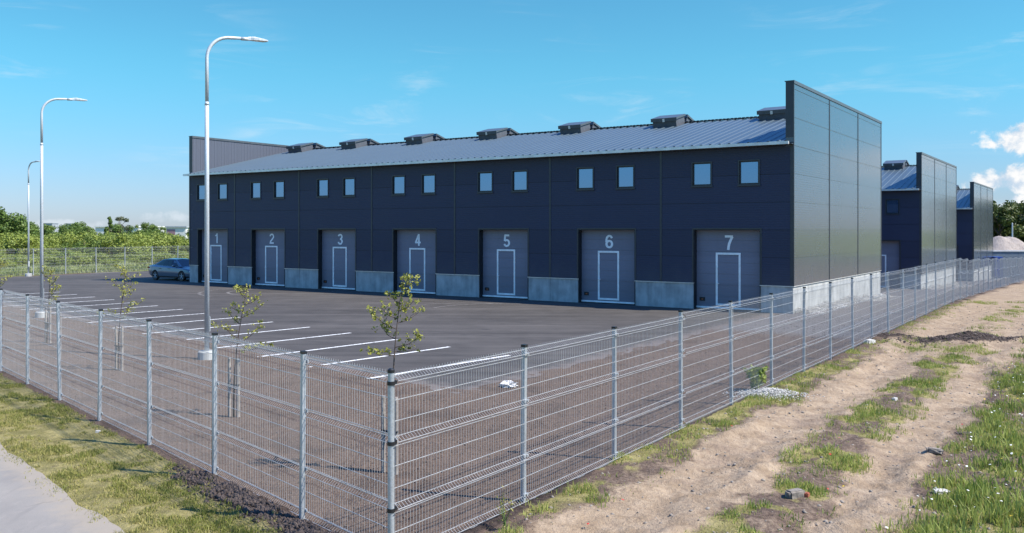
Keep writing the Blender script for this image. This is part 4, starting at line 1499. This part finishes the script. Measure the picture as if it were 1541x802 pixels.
PI = math.pi
young_tree(-1.76, 12.78, 2.80, 'staked young tree just behind the round corner post of the fence', 1, 0.20,
           [(0.62, PI + .2, 0.42, 0.15), (0.66, -.1, 0.40, 0.35), (0.70, 2.6, 0.30, 0.5), (0.64, .3, 0.32, 0.0), (0.75, PI, 0.42, 0.55), (0.78, 0.4, 0.34, 0.35), (0.80, PI + .4, 0.30, 0.6), (0.84, -0.3, 0.26, 0.5), (0.88, PI - .3, 0.16, 0.6), (0.92, 0.2, 0.2, 0.9), (0.95, 0.6, 0.22, 0.7)])
young_tree(-5.2, 16.6, 2.45, 'staked young tree right of the tallest street lamp', 2, 0.26)
young_tree(-9.77, 22.1, 2.50, 'staked young tree left of the tallest street lamp, before the parking lines', 3, 0.16)
young_tree(-14.3, 27.4, 2.30, 'staked young tree close to the middle street lamp', 4, 0.08)
young_tree(-18.85, 32.7, 2.45, 'staked young tree at the left edge of the photo', 5, 0.0)
young_tree(-23.4, 38.0, 2.3, 'staked young tree farthest along the row, beyond the left edge', 6, 0.1)

# ------------------------------------------------------------------ parked car
def car(x, y, rz):
    z0 = float(gz(x, y))
    root = empty('parked_car', (x, y, z0), rz)
    prop(root, 'grey-blue saloon car parked at the left end of the nearest warehouse', 'car')
    m, t, bs = material('car_paint')
    setin(t, bs, Base_Color=(0.125, 0.165, 0.21), Metallic=0.35, Roughness=0.28)
    bs.inputs['Coat Weight'].default_value = 0.8
    mg, tg, bg = material('car_glass')
    setin(tg, bg, Base_Color=(0.012, 0.014, 0.018), Roughness=0.04)
    bg.inputs['Specular IOR Level'].default_value = 0.8
    # body stations: x, half width, bottom, shoulder, hood/deck centre
    st = [(-2.42, 0.66, 0.48, 0.92, 0.97), (-2.36, 0.78, 0.34, 0.98, 1.04), (-2.05, 0.88, 0.24, 1.00, 1.08), (-1.5, 0.91, 0.20, 0.99, 1.10), (-0.6, 0.925, 0.20, 0.97, 1.0),
          (0.4, 0.925, 0.20, 0.94, 0.98), (1.1, 0.91, 0.20, 0.91, 0.99), (1.7, 0.89, 0.22, 0.86, 0.92), (2.15, 0.83, 0.24, 0.79, 0.83), (2.40, 0.70, 0.28, 0.70, 0.72), (2.47, 0.55, 0.36, 0.62, 0.63)]
    bm = bmesh.new()
    rings = []
    for (sx, w, zb, zs, zc) in st:
        half = [(0, zb), (w * 0.82, zb), (w * 0.97, zb + 0.10), (w, (zb + zs) * 0.52), (w * 0.965, zs - 0.07), (w * 0.88, zs + 0.0), (w * 0.45, zc - 0.01), (0, zc)]
        ring = [(sx, yy, zz) for yy, zz in half] + [(sx, -yy, zz) for yy, zz in half[-2:0:-1]]
        rings.append([bm.verts.new(p) for p in ring])
    n = len(rings[0])
    for a, b in zip(rings[:-1], rings[1:]):
        for j in range(n):
            bm.faces.new((a[j], a[(j + 1) % n], b[(j + 1) % n], b[j]))
    bm.faces.new(rings[0]); bm.faces.new(rings[-1][::-1])
    bmesh.ops.recalc_face_normals(bm, faces=bm.faces)
    bmesh.ops.subdivide_edges(bm, edges=bm.edges[:], cuts=2, use_grid_fill=True, smooth=0.0)
    me = bpy.data.meshes.new('body'); bm.to_mesh(me); bm.free()
    tmp = bpy.data.objects.new('body_tmp', me); COL.objects.link(tmp)
    cutters = []
    for wx in (-1.45, 1.48):
        mb = MB(); mb.tube([(wx, -1.2, 0.34), (wx, 1.2, 0.34)], 0.375, 32)
        c = mb.obj('cut', M['black']); cutters.append(c)
        md = tmp.modifiers.new('b', 'BOOLEAN'); md.operation = 'DIFFERENCE'; md.object = c; md.solver = 'EXACT'
    dg = bpy.context.evaluated_depsgraph_get()
    me2 = bpy.data.meshes.new_from_object(tmp.evaluated_get(dg))
    for c in cutters + [tmp]: bpy.data.objects.remove(c)
    me2.materials.clear()
    me2.name = 'body'
    body = link('body', me2, m, root)
    body.data.polygons.foreach_set('use_smooth', [True] * len(me2.polygons))
    try:
        body.data.set_sharp_from_angle(angle=R(32))
    except Exception:
        pass
    # inner dark well
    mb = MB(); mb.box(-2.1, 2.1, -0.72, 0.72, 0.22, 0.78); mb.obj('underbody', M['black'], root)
    # cabin: base ring and roof ring
    base = [(-1.85, 0.70, 1.02), (-0.75, 0.80, 0.97), (0.25, 0.80, 0.95), (1.18, 0.70, 0.97)]
    top = [(-1.02, 0.52, 1.43), (-0.55, 0.57, 1.475), (0.05, 0.57, 1.48), (0.42, 0.53, 1.44)]
    bm = bmesh.new()
    L = [bm.verts.new((a, b, c)) for a, b, c in base]; Rr = [bm.verts.new((a, -b, c)) for a, b, c in base]
    LT = [bm.verts.new((a, b, c)) for a, b, c in top]; RT = [bm.verts.new((a, -b, c)) for a, b, c in top]
    LC = [bm.verts.new((a, 0, c + 0.035)) for a, b, c in top]
    for k in range(3):
        bm.faces.new((L[k], L[k + 1], LT[k + 1], LT[k])); bm.faces.new((Rr[k + 1], Rr[k], RT[k], RT[k + 1]))
        bm.faces.new((LT[k], LT[k + 1], LC[k + 1], LC[k])); bm.faces.new((LC[k], LC[k + 1], RT[k + 1], RT[k]))
    for k in (0, 3):
        bm.faces.new((L[k], LT[k], LC[k], RT[k], Rr[k]))
    bmesh.ops.recalc_face_normals(bm, faces=bm.faces)
    me = bpy.data.meshes.new('cabin'); bm.to_mesh(me); bm.free()
    link('cabin', me, m, root)
    # glazing, a few millimetres proud of the cabin
    def lerp3(a, b, f): return tuple(a[k] + (b[k] - a[k]) * f for k in range(3))

    def pane(nm, quad, off, inset=(0.06, 0.06, 0.10, 0.10)):
        a, b, c, d = quad                              # a,b bottom; c,d top (c above b)
        il, ir, ib, it = inset
        def P(u_, v_):
            return Vector(lerp3(lerp3(a, b, u_), lerp3(d, c, u_), v_))
        pts = [P(il, ib), P(1 - ir, ib), P(1 - ir, 1 - it), P(il, 1 - it)]
        nr = (pts[1] - pts[0]).cross(pts[3] - pts[0]).normalized()
        if nr.dot(Vector(off)) < 0: nr = -nr
        mb = MB()
        o1 = [p + nr * 0.008 for p in pts]; o0 = [p - nr * 0.02 for p in pts]
        mb.face(o1)
        for j in range(4):
            mb.face([o0[j], o0[(j + 1) % 4], o1[(j + 1) % 4], o1[j]])
        mb.obj(nm, mg, root)
    for sg in (1, -1):
        b_ = [(a, sg * b, c) for a, b, c in base]; t_ = [(a, sg * b, c) for a, b, c in top]
        pane('side_window', (b_[0], b_[1], t_[1], t_[0]), (0, sg, 0.3), (0.22, 0.0, 0.10, 0.12))
        pane('side_window', (b_[1], b_[2], t_[2], t_[1]), (0, sg, 0.3), (0.0, 0.46, 0.08, 0.12))
        pane('side_window', (b_[1], b_[2], t_[2], t_[1]), (0, sg, 0.3), (0.58, 0.0, 0.08, 0.12))
        pane('side_window', (b_[2], b_[3], t_[3], t_[2]), (0, sg, 0.3), (0.0, 0.25, 0.08, 0.14))
    pane('windscreen', ((base[3][0], 0.70, 0.97), (base[3][0], -0.70, 0.97), (top[3][0], -0.53, 1.44), (top[3][0], 0.53, 1.44)), (1, 0, 0.5), (0.06, 0.06, 0.08, 0.06))
    pane('rear_window', ((base[0][0], 0.70, 1.02), (base[0][0], -0.70, 1.02), (top[0][0], -0.52, 1.43), (top[0][0], 0.52, 1.43)), (-1, 0, 0.5), (0.08, 0.08, 0.1, 0.08))
    # wheels
    for wx in (-1.45, 1.48):
        for sg in (1, -1):
            cy = sg * 0.80
            mb = MB()
            prof = [(0.22, -0.10), (0.31, -0.105), (0.335, -0.07), (0.335, 0.07), (0.31, 0.105), (0.22, 0.10)]
            N = 32
            i0 = len(mb.v)
            for k in range(N):
                a = 2 * PI * k / N
                for r_, yy in prof: mb.v.append((r_ * math.cos(a), yy, r_ * math.sin(a)))
            npf = len(prof)
            for k in range(N):
                for j in range(npf):
                    mb.f.append((i0 + k * npf + j, i0 + k * npf + (j + 1) % npf, i0 + ((k + 1) % N) * npf + (j + 1) % npf, i0 + ((k + 1) % N) * npf + j)); mb.mi.append(0)
            w = mb.obj('wheel', M['black'], root, (wx, cy, 0.335))
            mb = MB()
            yo = sg * 0.085
            mb.tube([(0, yo - 0.012, 0), (0, yo + 0.012, 0)], 0.06, 14)
            for k in range(5):
                a = 2 * PI * k / 5 + 0.3
                for da in (-0.14, 0.14):
                    c, s_ = math.cos(a + da), math.sin(a + da); c0, s0 = math.cos(a + da * .5), math.sin(a + da * .5)
                    mb.tube([(0.05 * c0, yo, 0.05 * s0), (0.225 * c, yo, 0.225 * s_)], 0.016, 5)
            ring = [(0.228 * math.cos(2 * PI * k / 24), yo, 0.228 * math.sin(2 * PI * k / 24)) for k in range(25)]
            mb.tube(ring, 0.012, 6, cap=False)
            mb.obj('rim', M['galv'], w)
            mb = MB(); mb.tube([(0, sg * 0.03, 0), (0, sg * 0.035, 0)], 0.225, 24); mb.obj('brake_disc', M['black'], w)
    for sg in (1, -1):
        mb = MB()
        mb.tube([(0.72, sg * 0.80, 1.02), (0.70, sg * 0.93, 1.03), (0.69, sg * 1.03, 1.03)], [0.03, 0.075, 0.06], 10); mb.obj('wing_mirror', m, root, smooth=True)
        for hx in (-0.85, 0.15):
            mb = MB(); mb.box(hx - 0.11, hx + 0.11, min(sg * 0.905, sg * 0.935), max(sg * 0.905, sg * 0.935), 0.80, 0.83); mb.obj('door_handle', M['black'], root)
        mb = MB(); mb.box(-2.42, -2.18, min(sg * 0.55, sg * 0.835), max(sg * 0.55, sg * 0.835), 0.80, 0.90); mb.obj('tail_light', M['petal_red'], root)
        mb = MB(); mb.box(2.2, 2.36, min(sg * 0.50, sg * 0.79), max(sg * 0.50, sg * 0.79), 0.62, 0.71); mb.obj('headlight', M['white'], root)
        mb = MB(); mb.box(-1.05, 1.05, min(sg * 0.86, sg * 0.915), max(sg * 0.86, sg * 0.915), 0.19, 0.25); mb.obj('sill', M['black'], root)
    return root


car(-23.1, 61.8, math.atan2(E[1], E[0]))

# ------------------------------------------------------------------ far things
def shed(name, px0, px1, Y, top, depth, wallm, roofm, label, cat, stripe=None, thick=0.35):
    x0, _ = at_px(px0, Y); x1, _ = at_px(px1, Y)
    zg = float(ground_at((x0 + x1) / 2, Y)) - 0.3
    root = empty(name, ((x0 + x1) / 2, Y, zg))
    prop(root, label, cat)
    w = (x1 - x0) / 2
    mb = MB(); mb.box(-w, w, 0, depth, 0, top - zg - thick); mb.obj('wall', wallm, root)
    mb = MB(); mb.box(-w - 0.3, w + 0.3, -0.3, depth + 0.3, top - zg - thick, top - zg); mb.obj('roof', roofm, root)
    if stripe:
        for (sa, sb, za, zb, mt) in stripe:
            mb = MB(); mb.box(-w + 2 * w * sa, -w + 2 * w * sb, -0.05, 0.02, za - zg, zb - zg); mb.obj('window_band', mt, root)
    return root


M['farwhite'] = simple('far_white_wall', (0.62, 0.62, 0.62), 0.7)
M['fargrey'] = simple('far_grey_wall', (0.33, 0.36, 0.40), 0.7)
M['bluewall0'] = simple('far_grey_window_band', (0.20, 0.23, 0.27), 0.6)
M['farpink'] = simple('far_plum_cladding', (0.28, 0.16, 0.20), 0.7)
shed('long_shed', 143, 207, 240, 4.4, 18, M['farwhite'], M['farwhite'], 'long low white shed showing between the far trees', 'shed')
shed('white_hall', 250, 279, 228, 4.3, 16, M['farwhite'], M['fargrey'], 'white hall with a plum window band behind the bushes beside the nearest warehouse', 'building', [(0.03, 0.45, 2.0, 3.5, M['farpink'])])
shed('apartment_block', 60, 78, 520, 7.2, 7, M['fargrey'], M['fargrey'], 'pale grey block on the skyline behind the trees, left of the other one', 'building', [(0.02, 0.98, 5.2, 6.1, M['bluewall0'])])
shed('apartment_block', 98, 115, 520, 7.0, 7, M['fargrey'], M['fargrey'], 'pale grey block on the skyline behind the trees, right of the other one', 'building', [(0.02, 0.98, 5.0, 5.9, M['bluewall0'])])

# grey wall with pale coping, gravel heap, blue skip, mast
x0, yw = at_px(1440, 104); x1, _ = at_px(1660, 104)
zg = -2.6
root = empty('boundary_wall', ((x0 + x1) / 2, yw, zg))
prop(root, 'blue-grey wall with a pale coping in front of the gravel heap', 'wall')
mb = MB()
nseg = 12
for k in range(nseg):
    a = (x1 - x0) * (k / nseg - 0.5); b = (x1 - x0) * ((k + 1) / nseg - 0.5)
    mb.box(a + 0.01, b - 0.01, 0, 0.25, 0, 3.5)
mb.box((x0 - x1) / 2 + .1, (x1 - x0) / 2 - .1, 0.03, 0.22, 0, 3.49)
M['bluewall'] = simple('blue_grey_panel', (0.13, 0.17, 0.22), 0.6)
mb.obj('panel', M['bluewall'], root)
mb = MB(); mb.box((x0 - x1) / 2, (x1 - x0) / 2, -0.08, 0.33, 3.502, 3.64); mb.obj('coping', M['farwhite'], root)

xb, yb = at_px(1498, 100)
zb = float(gz(xb, yb))
root = empty('blue_container', (xb, yb, zb))
prop(root, 'bright blue steel container against the blue-grey wall', 'container')
M['blue'] = simple('blue_steel', (0.012, 0.060, 0.34), 0.45)
mb = MB(); mb.box(-0.42, 0.42, -0.6, 0.6, 0.15, 2.35)
for k in range(5):
    mb.box(-0.40 + k * 0.19, -0.34 + k * 0.19, -0.64, -0.6, 0.25, 2.25)
mb.obj('body', M['blue'], root)
mb = MB(); mb.box(-0.46, 0.46, -0.66, 0.66, 2.35, 2.45); mb.obj('lid', M['blue'], root)

# gravel heap
xh, yh = at_px(1512, 119)
n_r, n_a = 26, 64
vv = [(0, 0, 1.0)]
HR, HH = 9.0, 5.3
ang = np.linspace(0, 2 * PI, n_a, endpoint=False)
P = []
for i in range(n_r + 1):
    f = i / n_r
    rr = HR * f * (1 + 0.12 * np.sin(ang * 2 + 1) + 0.06 * np.sin(ang * 5))
    hgt = HH * (1 - sstep(f, 0.0, 1.0) * 0.35 - 0.65 * f) if f > 0 else np.full(n_a, HH)
    xx = rr * np.cos(ang); yy = rr * np.sin(ang)
    zz = np.minimum(hgt, HH * 0.93) + (fbm(xx * 0.8 + 9, yy * 0.8 + 4, 71, 4) - 0.5) * 0.7 * (1 - f)
    P.append(np.stack([xx, yy, zz], 1))
P = np.concatenate(P)
ii = []
for i in range(n_r):
    for j in range(n_a):
        ii.append((i * n_a + j, i * n_a + (j + 1) % n_a, (i + 1) * n_a + (j + 1) % n_a, (i + 1) * n_a + j))
me = np_mesh('gravel_heap', P, np.array(ii))
m, t, bs = material('heaped_gravel')
oc = objc(t)
nz = t.noise(oc, 6, 6.0, 0.7)
setin(t, bs, Base_Color=t.mix(t.smooth(nz, 0.3, 0.7), (0.26, 0.215, 0.185), (0.44, 0.38, 0.335)), Roughness=0.95)
bump(t, bs, nz, 1.0, 0.15)
gh = link('gravel_heap', me, m, None, (xh, yh, -2.45), smooth=True)
prop(gh, 'big pale gravel heap behind the blue-grey wall', 'gravel heap')

xm, ym = at_px(1523, 138)
zm = float(ground_at(xm, ym))
root = empty('utility_pole', (xm, ym, zm))
prop(root, 'thin pale pole standing behind the gravel heap before the wood', 'pole')
mb = MB(); mb.tube([(0, 0, -0.3), (0, 0, 7.0)], [0.13, 0.09], 10); mb.obj('shaft', M['lampsteel'], root)
mb = MB(); mb.tube([(0, 0, 7.0), (0, 0, 7.06)], [0.10, 0.06], 10); mb.obj('cap', M['lampsteel'], root)

# ------------------------------------------------------------------ grass blades
def blades(name, x, y, h, w, tint, lean=0.5, mats=None, label=None, cat='grass'):
    n = len(x)
    z = ground_at(x, y) - 0.005
    an = RNG.random(n) * 6.283
    dx, dy = np.cos(an), np.sin(an)
    ln = RNG.random(n) * lean
    la = RNG.random(n) * 6.283
    tx = x + np.cos(la) * ln * h; ty = y + np.sin(la) * ln * h; tz = z + h * np.sqrt(np.maximum(0.05, 1 - ln ** 2 * 0.8))
    mx_ = x + np.cos(la) * ln * h * 0.35; my_ = y + np.sin(la) * ln * h * 0.35; mz_ = z + (tz - z) * 0.6
    v = np.stack([np.stack([x - dx * w, y - dy * w, z], 1), np.stack([x + dx * w, y + dy * w, z], 1),
                  np.stack([mx_ + dx * w * .75, my_ + dy * w * .75, mz_], 1), np.stack([mx_ - dx * w * .75, my_ - dy * w * .75, mz_], 1),
                  np.stack([tx, ty, tz], 1)], 1).reshape(-1, 3)
    i = np.arange(n)[:, None] * 5
    tri = np.concatenate([i + np.array([[0, 1, 2]]), i + np.array([[0, 2, 3]]), i + np.array([[3, 2, 4]])], 0)
    me = np_mesh(name, v, tri, None, {'tint': np.concatenate([tint] * 3)})
    o = link(name, me, mats)
    prop(o, label, cat, kind='stuff')
    return o


# verge outside the left fence
n = 330000
u_ = -8 + 44 * RNG.random(n) ** 1.4; w_ = 0.08 + 1.95 * RNG.random(n)
x = FC[0] + FL[0] * u_ + FLN[0] * w_; y = FC[1] + FL[1] * u_ + FLN[1] * w_
mk = masks(x, y)[0]
nn = 0.5 * fbm(x * 1.3, y * 1.3, 77, 3) + 0.5 * fbm(x * 5.5, y * 5.5, 79, 2)
keep = (RNG.random(n) < mk['gb'] * (0.28 + 1.2 * sstep(nn, 0.42, 0.62)) * (1 - 0.7 * sstep(w_, 1.3, 2.0))) & (RNG.random(n) > mk['dark'] * 1.2)
x, y, nn, w_ = x[keep], y[keep], nn[keep], w_[keep]
h = (0.014 + 0.042 * RNG.random(len(x)) ** 2.5) * (0.3 + 1.3 * sstep(nn, 0.35, 0.65))
tint = np.clip(0.36 - 2.6 * (nn - 0.5) + 0.6 * (RNG.random(len(x)) - 0.5) + 0.35 * sstep(w_, 0.7, 1.6), 0, 1)
blades('verge_grass', x, y, h, 0.004 + 0.003 * RNG.random(len(x)), tint, 0.99, M['grass_dry'], 'short patchy yellow-green grass between the left fence and the footpath')

# track: strip by the fence, tufts between the ruts, tall growth on the right
n = 950000
u_ = -2 + 46 * RNG.random(n) ** 1.3; w_ = 0.03 + 10.0 * RNG.random(n)
x = FC[0] + V[0] * u_ + E[0] * w_; y = FC[1] + V[1] * u_ + E[1] * w_
mk = masks(x, y)[0]
nn = fbm(x * 1.4, y * 1.4, 88, 3)
cl = sstep(fbm(x * 2.6, y * 2.6, 91, 3), 0.38, 0.62)
right_ = sstep(w_, 3.9, 4.9)
keep = RNG.random(n) < np.clip((mk['gb'] - 0.16) * 1.3, 0, 1) * (0.05 + 0.95 * np.maximum(cl, right_ * 0.22 * sstep(nn, 0.3, 0.6))) * np.where(mk['dark'] > 0.4, 0.1, 1)
x, y, nn, w_, cl, right_ = [q[keep] for q in (x, y, nn, w_, cl, right_)]
h = (0.025 + 0.15 * RNG.random(len(x)) ** 1.5 * (0.3 + cl)) * (0.62 + 0.75 * right_)
tint = np.clip(0.68 - 0.04 * right_ - 1.4 * (nn - 0.5) + 0.6 * (RNG.random(len(x)) - 0.5), 0, 1)
wd = 0.004 + 0.004 * RNG.random(len(x)) + 0.003 * right_
dry = RNG.random(len(x)) < np.where(w_ < 1.2, 0.50, np.where(right_ > 0.5, 0.30, 0.28))
blades('track_grass', x[~dry], y[~dry], h[~dry], wd[~dry], tint[~dry], 0.75, M['grass_green'], 'patchy green grass and weeds along the sandy track right of the fence')
blades('dry_grass', x[dry], y[dry], h[dry] * 0.75, wd[dry] * 0.7, np.clip(tint[dry] + 0.25, 0, 1), 0.98, M['grass_dry'], 'dry straw-coloured grass lying among the green along the track')

# rough grass in front of the far bushes
n = 60000
px_a = -160 + 560 * RNG.random(n); Y_a = 66 + 40 * RNG.random(n) ** 1.3
x = (px_a - 770) / 1340 * Y_a; y = Y_a
keep = sl(x, y)[1] < -62.0
x, y = x[keep], y[keep]
nn = fbm(x * 0.22, y * 0.22, 99, 3)
h = (0.15 + 0.35 * RNG.random(len(x))) * (0.3 + 1.2 * nn)
tint = np.clip(0.35 + 1.4 * (nn - 0.5) + 0.5 * (RNG.random(len(x)) - 0.5), 0, 1)
blades('field_grass', x, y, h, 0.03 + 0.03 * RNG.random(len(x)), tint, 0.97, M['grass_field'], 'tall rough grass of the field beyond the far fence')

# weeds inside the fence line (few, thin) and wild flowers among the right-hand grass
def flowers(name, pts, mat, r, label, hgt):
    mb_v, mb_f = [], []
    for (fx, fy) in pts:
        zz = float(ground_at(fx, fy)) + hgt * random.uniform(0.6, 1.1)
        tl = random.uniform(-0.4, 0.4), random.uniform(-0.4, 0.4)
        i = len(mb_v)
        rr = r * random.uniform(0.7, 1.2)
        mb_v.append((fx, fy, zz + rr * 0.3))
        for k in range(7):
            a = 2 * PI * k / 7
            q = rr * (1 if k % 2 else 0.8)
            mb_v.append((fx + q * math.cos(a), fy + q * math.sin(a), zz + q * (math.cos(a) * tl[0] + math.sin(a) * tl[1])))
        for k in range(7):
            mb_f.append((i, i + 1 + k, i + 1 + (k + 1) % 7))
    me = np_mesh(name, mb_v, mb_f)
    o = link(name, me, mat)
    prop(o, label, 'flowers', kind='stuff')


def right_pts(n, l0, l1, u0, u1):
    out = []
    for k in range(n):
        u0_ = u0 + (u1 - u0) * random.random(); l_ = l0 + (l1 - l0) * random.random()
        out.append((FC[0] + V[0] * u0_ + E[0] * l_, FC[1] + V[1] * u0_ + E[1] * l_))
    return out


flowers('white_flowers', right_pts(420, 4.2, 8.0, -1, 24), M['petal_white'], 0.018, 'small white flowers in the tall grass right of the track', 0.22)
flowers('yellow_flowers', right_pts(60, 2.9, 7.5, -1, 20), M['petal_yellow'], 0.020, 'scattered small yellow flowers beside the sandy track', 0.12)
flowers('red_flowers', right_pts(14, 0.3, 5.5, 0, 14), M['petal_red'], 0.022, 'few red poppies dotted beside the sandy track', 0.08)

# ------------------------------------------------------------------ stones, clods, litter
def track_scatter(n):
    u0 = -1 + 40 * RNG.random(n) ** 1.4; l0 = 0.2 + 7.0 * RNG.random(n)
    x = FC[0] + V[0] * u0 + E[0] * l0; y = FC[1] + V[1] * u0 + E[1] * l0
    return x, y, ground_at(x, y)


o = pebbles('pebbles', M['stone'], 4200, track_scatter, (0.005, 0.042))
prop(o, 'small stones scattered over the sandy track', 'stones', kind='stuff')


def soil_scatter(n):
    # inside the fence, on the bare soil between the fence and the asphalt
    k = n // 2
    u1 = 0.3 + 30 * RNG.random(k); l1 = -0.2 - 4.0 * RNG.random(k)
    xa = FC[0] + V[0] * u1 + E[0] * l1; ya = FC[1] + V[1] * u1 + E[1] * l1
    u2 = 0.3 + 34 * RNG.random(k); l2 = -0.2 - 6.5 * RNG.random(k)
    xb = FC[0] + FL[0] * u2 + FLN[0] * l2; yb = FC[1] + FL[1] * u2 + FLN[1] * l2
    x = np.concatenate([xa, xb]); y = np.concatenate([ya, yb])
    a, b = asph_coords(x, y); lo_, _ = lout(x, y); _, lat_ = sl(x, y)
    ok = ((a < -0.1) | (b < -0.15)) & (lo_ < -0.05) & (lat_ < -0.05)
    x, y = x[ok], y[ok]
    return x, y, ground_at(x, y)


o = pebbles('soil_clods', M['clod2'], 9000, soil_scatter, (0.006, 0.034))
prop(o, 'small clods lying on the bare soil inside the fence', 'soil clods', kind='stuff')


def dark_scatter(n):
    u0 = 0.2 + 6.0 * RNG.random(n); l0 = 0.06 + np.abs(RNG.normal(0, 0.22, n))
    xa = FC[0] + FL[0] * u0 + FLN[0] * l0; ya = FC[1] + FL[1] * u0 + FLN[1] * l0
    m_ = masks(xa, ya)[0]['dark']
    ok = RNG.random(n) < m_
    xa, ya = xa[ok], ya[ok]
    k = n
    xb = 14.2 + RNG.normal(0, 2.0, k); yb = 27.9 + RNG.normal(0, 0.6, k) + (xb - 14.2) * 0.15
    m2 = masks(xb, yb)[0]['dark']
    ok = RNG.random(k) < m2
    x = np.concatenate([xa, xb[ok]]); y = np.concatenate([ya, yb[ok]])
    return x, y, ground_at(x, y)


o = pebbles('dark_clods', M['clod'], 4200, dark_scatter, (0.010, 0.055), None, 0.8)
prop(o, 'dark earth clods turned up beside the fence and across the track', 'soil clods', kind='stuff')


def pile(n):
    c = at_px(1152, 1340 * 3.5 / (594 - 345))
    r = np.abs(RNG.normal(0, 0.30, n)); a = RNG.random(n) * 6.283
    x = c[0] + r * np.cos(a) * 1.25 + 0.06; y = c[1] + r * np.sin(a) * 0.8
    return x, y, ground_at(x, y) + np.maximum(0, 0.10 - 0.12 * r) * RNG.random(n)


o = pebbles('gravel_pile', M['gravelpale'], 4200, pile, (0.009, 0.028))
prop(o, 'small spill of white gravel on the ground outside the fence', 'gravel', kind='stuff')


def rock(name, px, py, size, mat, label, cat='stone', rz=0.3):
    Y = 1340 * CAM_H / (py - 345.0)
    x, y = at_px(px, Y)
    bm = bmesh.new()
    bmesh.ops.create_cube(bm, size=1)
    bmesh.ops.bevel(bm, geom=bm.edges[:], offset=0.14, segments=2, affect='EDGES')
    bmesh.ops.subdivide_edges(bm, edges=bm.edges[:], cuts=1, use_grid_fill=True)
    rs = random.Random(int(px * 7 + py))
    for v in bm.verts:
        v.co += Vector((rs.uniform(-1, 1), rs.uniform(-1, 1), rs.uniform(-1, 1))) * 0.045
        v.co.x *= size[0]; v.co.y *= size[1]; v.co.z *= size[2]
    me = bpy.data.meshes.new(name); bm.to_mesh(me); bm.free()
    o = link(name, me, mat, None, (x, y, float(ground_at(x, y)) + size[2] * 0.32))
    o.rotation_euler = (rs.uniform(-.12, .12), rs.uniform(-.12, .12), rz)
    prop(o, label, cat)
    return o


rock('concrete_chunk', 1196, 748, (0.24, 0.14, 0.11), M['stone'], 'grey concrete chunk lying beside a red brick bit by the track weeds', 'stone')
rock('brick_bit', 1213, 748, (0.08, 0.07, 0.06), M['brick'], 'small red brick bit touching the grey concrete chunk', 'brick', 0.9)
rock('flat_stone', 1416, 742, (0.20, 0.13, 0.05), M['stone_white'], 'flat pale stone near the bottom right, next to the tall grass', 'stone', 0.1)
rock('flat_stone', 1406, 682, (0.24, 0.14, 0.08), M['stone'], 'grey-brown stone lying on the sand beside the right-hand grass', 'stone', -0.3)
rock('dark_rag', 1453, 652, (0.36, 0.14, 0.05), M['clod'], 'dark crumpled rag on the sandy track near the tall grass', 'rag', 0.1)
rock('pale_stone', 1346, 602, (0.10, 0.08, 0.07), M['stone_white'], 'small white stone on the sandy track among the weeds', 'stone', 0.4)
rock('pale_stone', 1308, 516, (0.34, 0.22, 0.14), M['stone_white'], 'pale stone at the foot of the fence beside a post', 'stone', 0.4)
rock('pale_stone', 147, 648, (0.08, 0.06, 0.04), M['stone_white'], 'small white stone in the verge grass outside the left fence', 'stone', 0.4)

# crumpled white litter on the soil inside the fence
xl, yl = at_px(766, 1340 * 3.5 / (583 - 345))
bm = bmesh.new()
bmesh.ops.create_icosphere(bm, subdivisions=3, radius=1)
rs = random.Random(5)
for v in bm.verts:
    k = 0.55 + 0.9 * rs.random()
    v.co = Vector((v.co.x * 0.17 * k, v.co.y * 0.10 * k, v.co.z * 0.07 * k))
me = bpy.data.meshes.new('litter'); bm.to_mesh(me); bm.free()
o = link('plastic_litter', me, M['rubbish'], None, (xl, yl, float(ground_at(xl, yl)) + 0.05))
prop(o, 'crumpled white plastic litter on the bare soil inside the fence', 'litter')

# leafy weed growing at the fence foot, and a few distinct weeds
M['stemgreen'] = simple('weed_stem', (0.10, 0.17, 0.03), 0.6)
def weed(px, py, h, n, label, mat, spread=0.5, ls=0.045, dens=9):
    Y = 1340 * CAM_H / (py - 345.0)
    x, y = at_px(px, Y)
    z = float(ground_at(x, y))
    root = empty('weed', (x, y, z)); prop(root, label, 'weed')
    rs = random.Random(int(px))
    mb = MB(); cl, cr = [], []
    for k in range(n):
        a = rs.uniform(0, 6.28); r = h * spread * rs.random(); hh = h * rs.uniform(0.55, 1.0)
        p1 = Vector((math.cos(a) * r * 0.6, math.sin(a) * r * 0.6, hh * 0.6)); p2 = Vector((math.cos(a) * r, math.sin(a) * r, hh))
        mb.tube([(rs.uniform(-.04, .04), rs.uniform(-.04, .04), 0), p1, p2], [0.006, 0.005, 0.002], 5, cap=False)
        for f in (0.08, 0.25, 0.45, 0.65, 0.85, 1.0):
            c = Vector((0, 0, 0)).lerp(p1, min(1, f * 2)) if f < 0.5 else p1.lerp(p2, (f - 0.5) * 2)
            cl.append(tuple(c)); cr.append(0.05 + 0.03 * rs.random())
    mb.obj('stem', M['stemgreen'], root)
    me = leaves_mesh('leaves', cl, cr, len(cl) * dens, ls); me.materials.append(mat)
    link('leaves', me, None, root)
    return root


weed(1135, 588, 0.50, 16, 'bushy green weed at the fence foot beside the spilled white gravel', M['grass_green'], 0.6)
# weed(1178, 773, 0.28, 9, 'green weed beside the grey concrete chunk', M['leaf_mid'], 0.8)
# weed(1349, 648, 0.40, 26, 'bright green weed clump between the wheel ruts with yellow flowers', M['leaf_mid'], 1.1)
weed(758, 795, 0.42, 4, 'thin dry yellowish weed growing against the right fence near the corner', M['grass_dry'], 0.3, 0.014, 5)
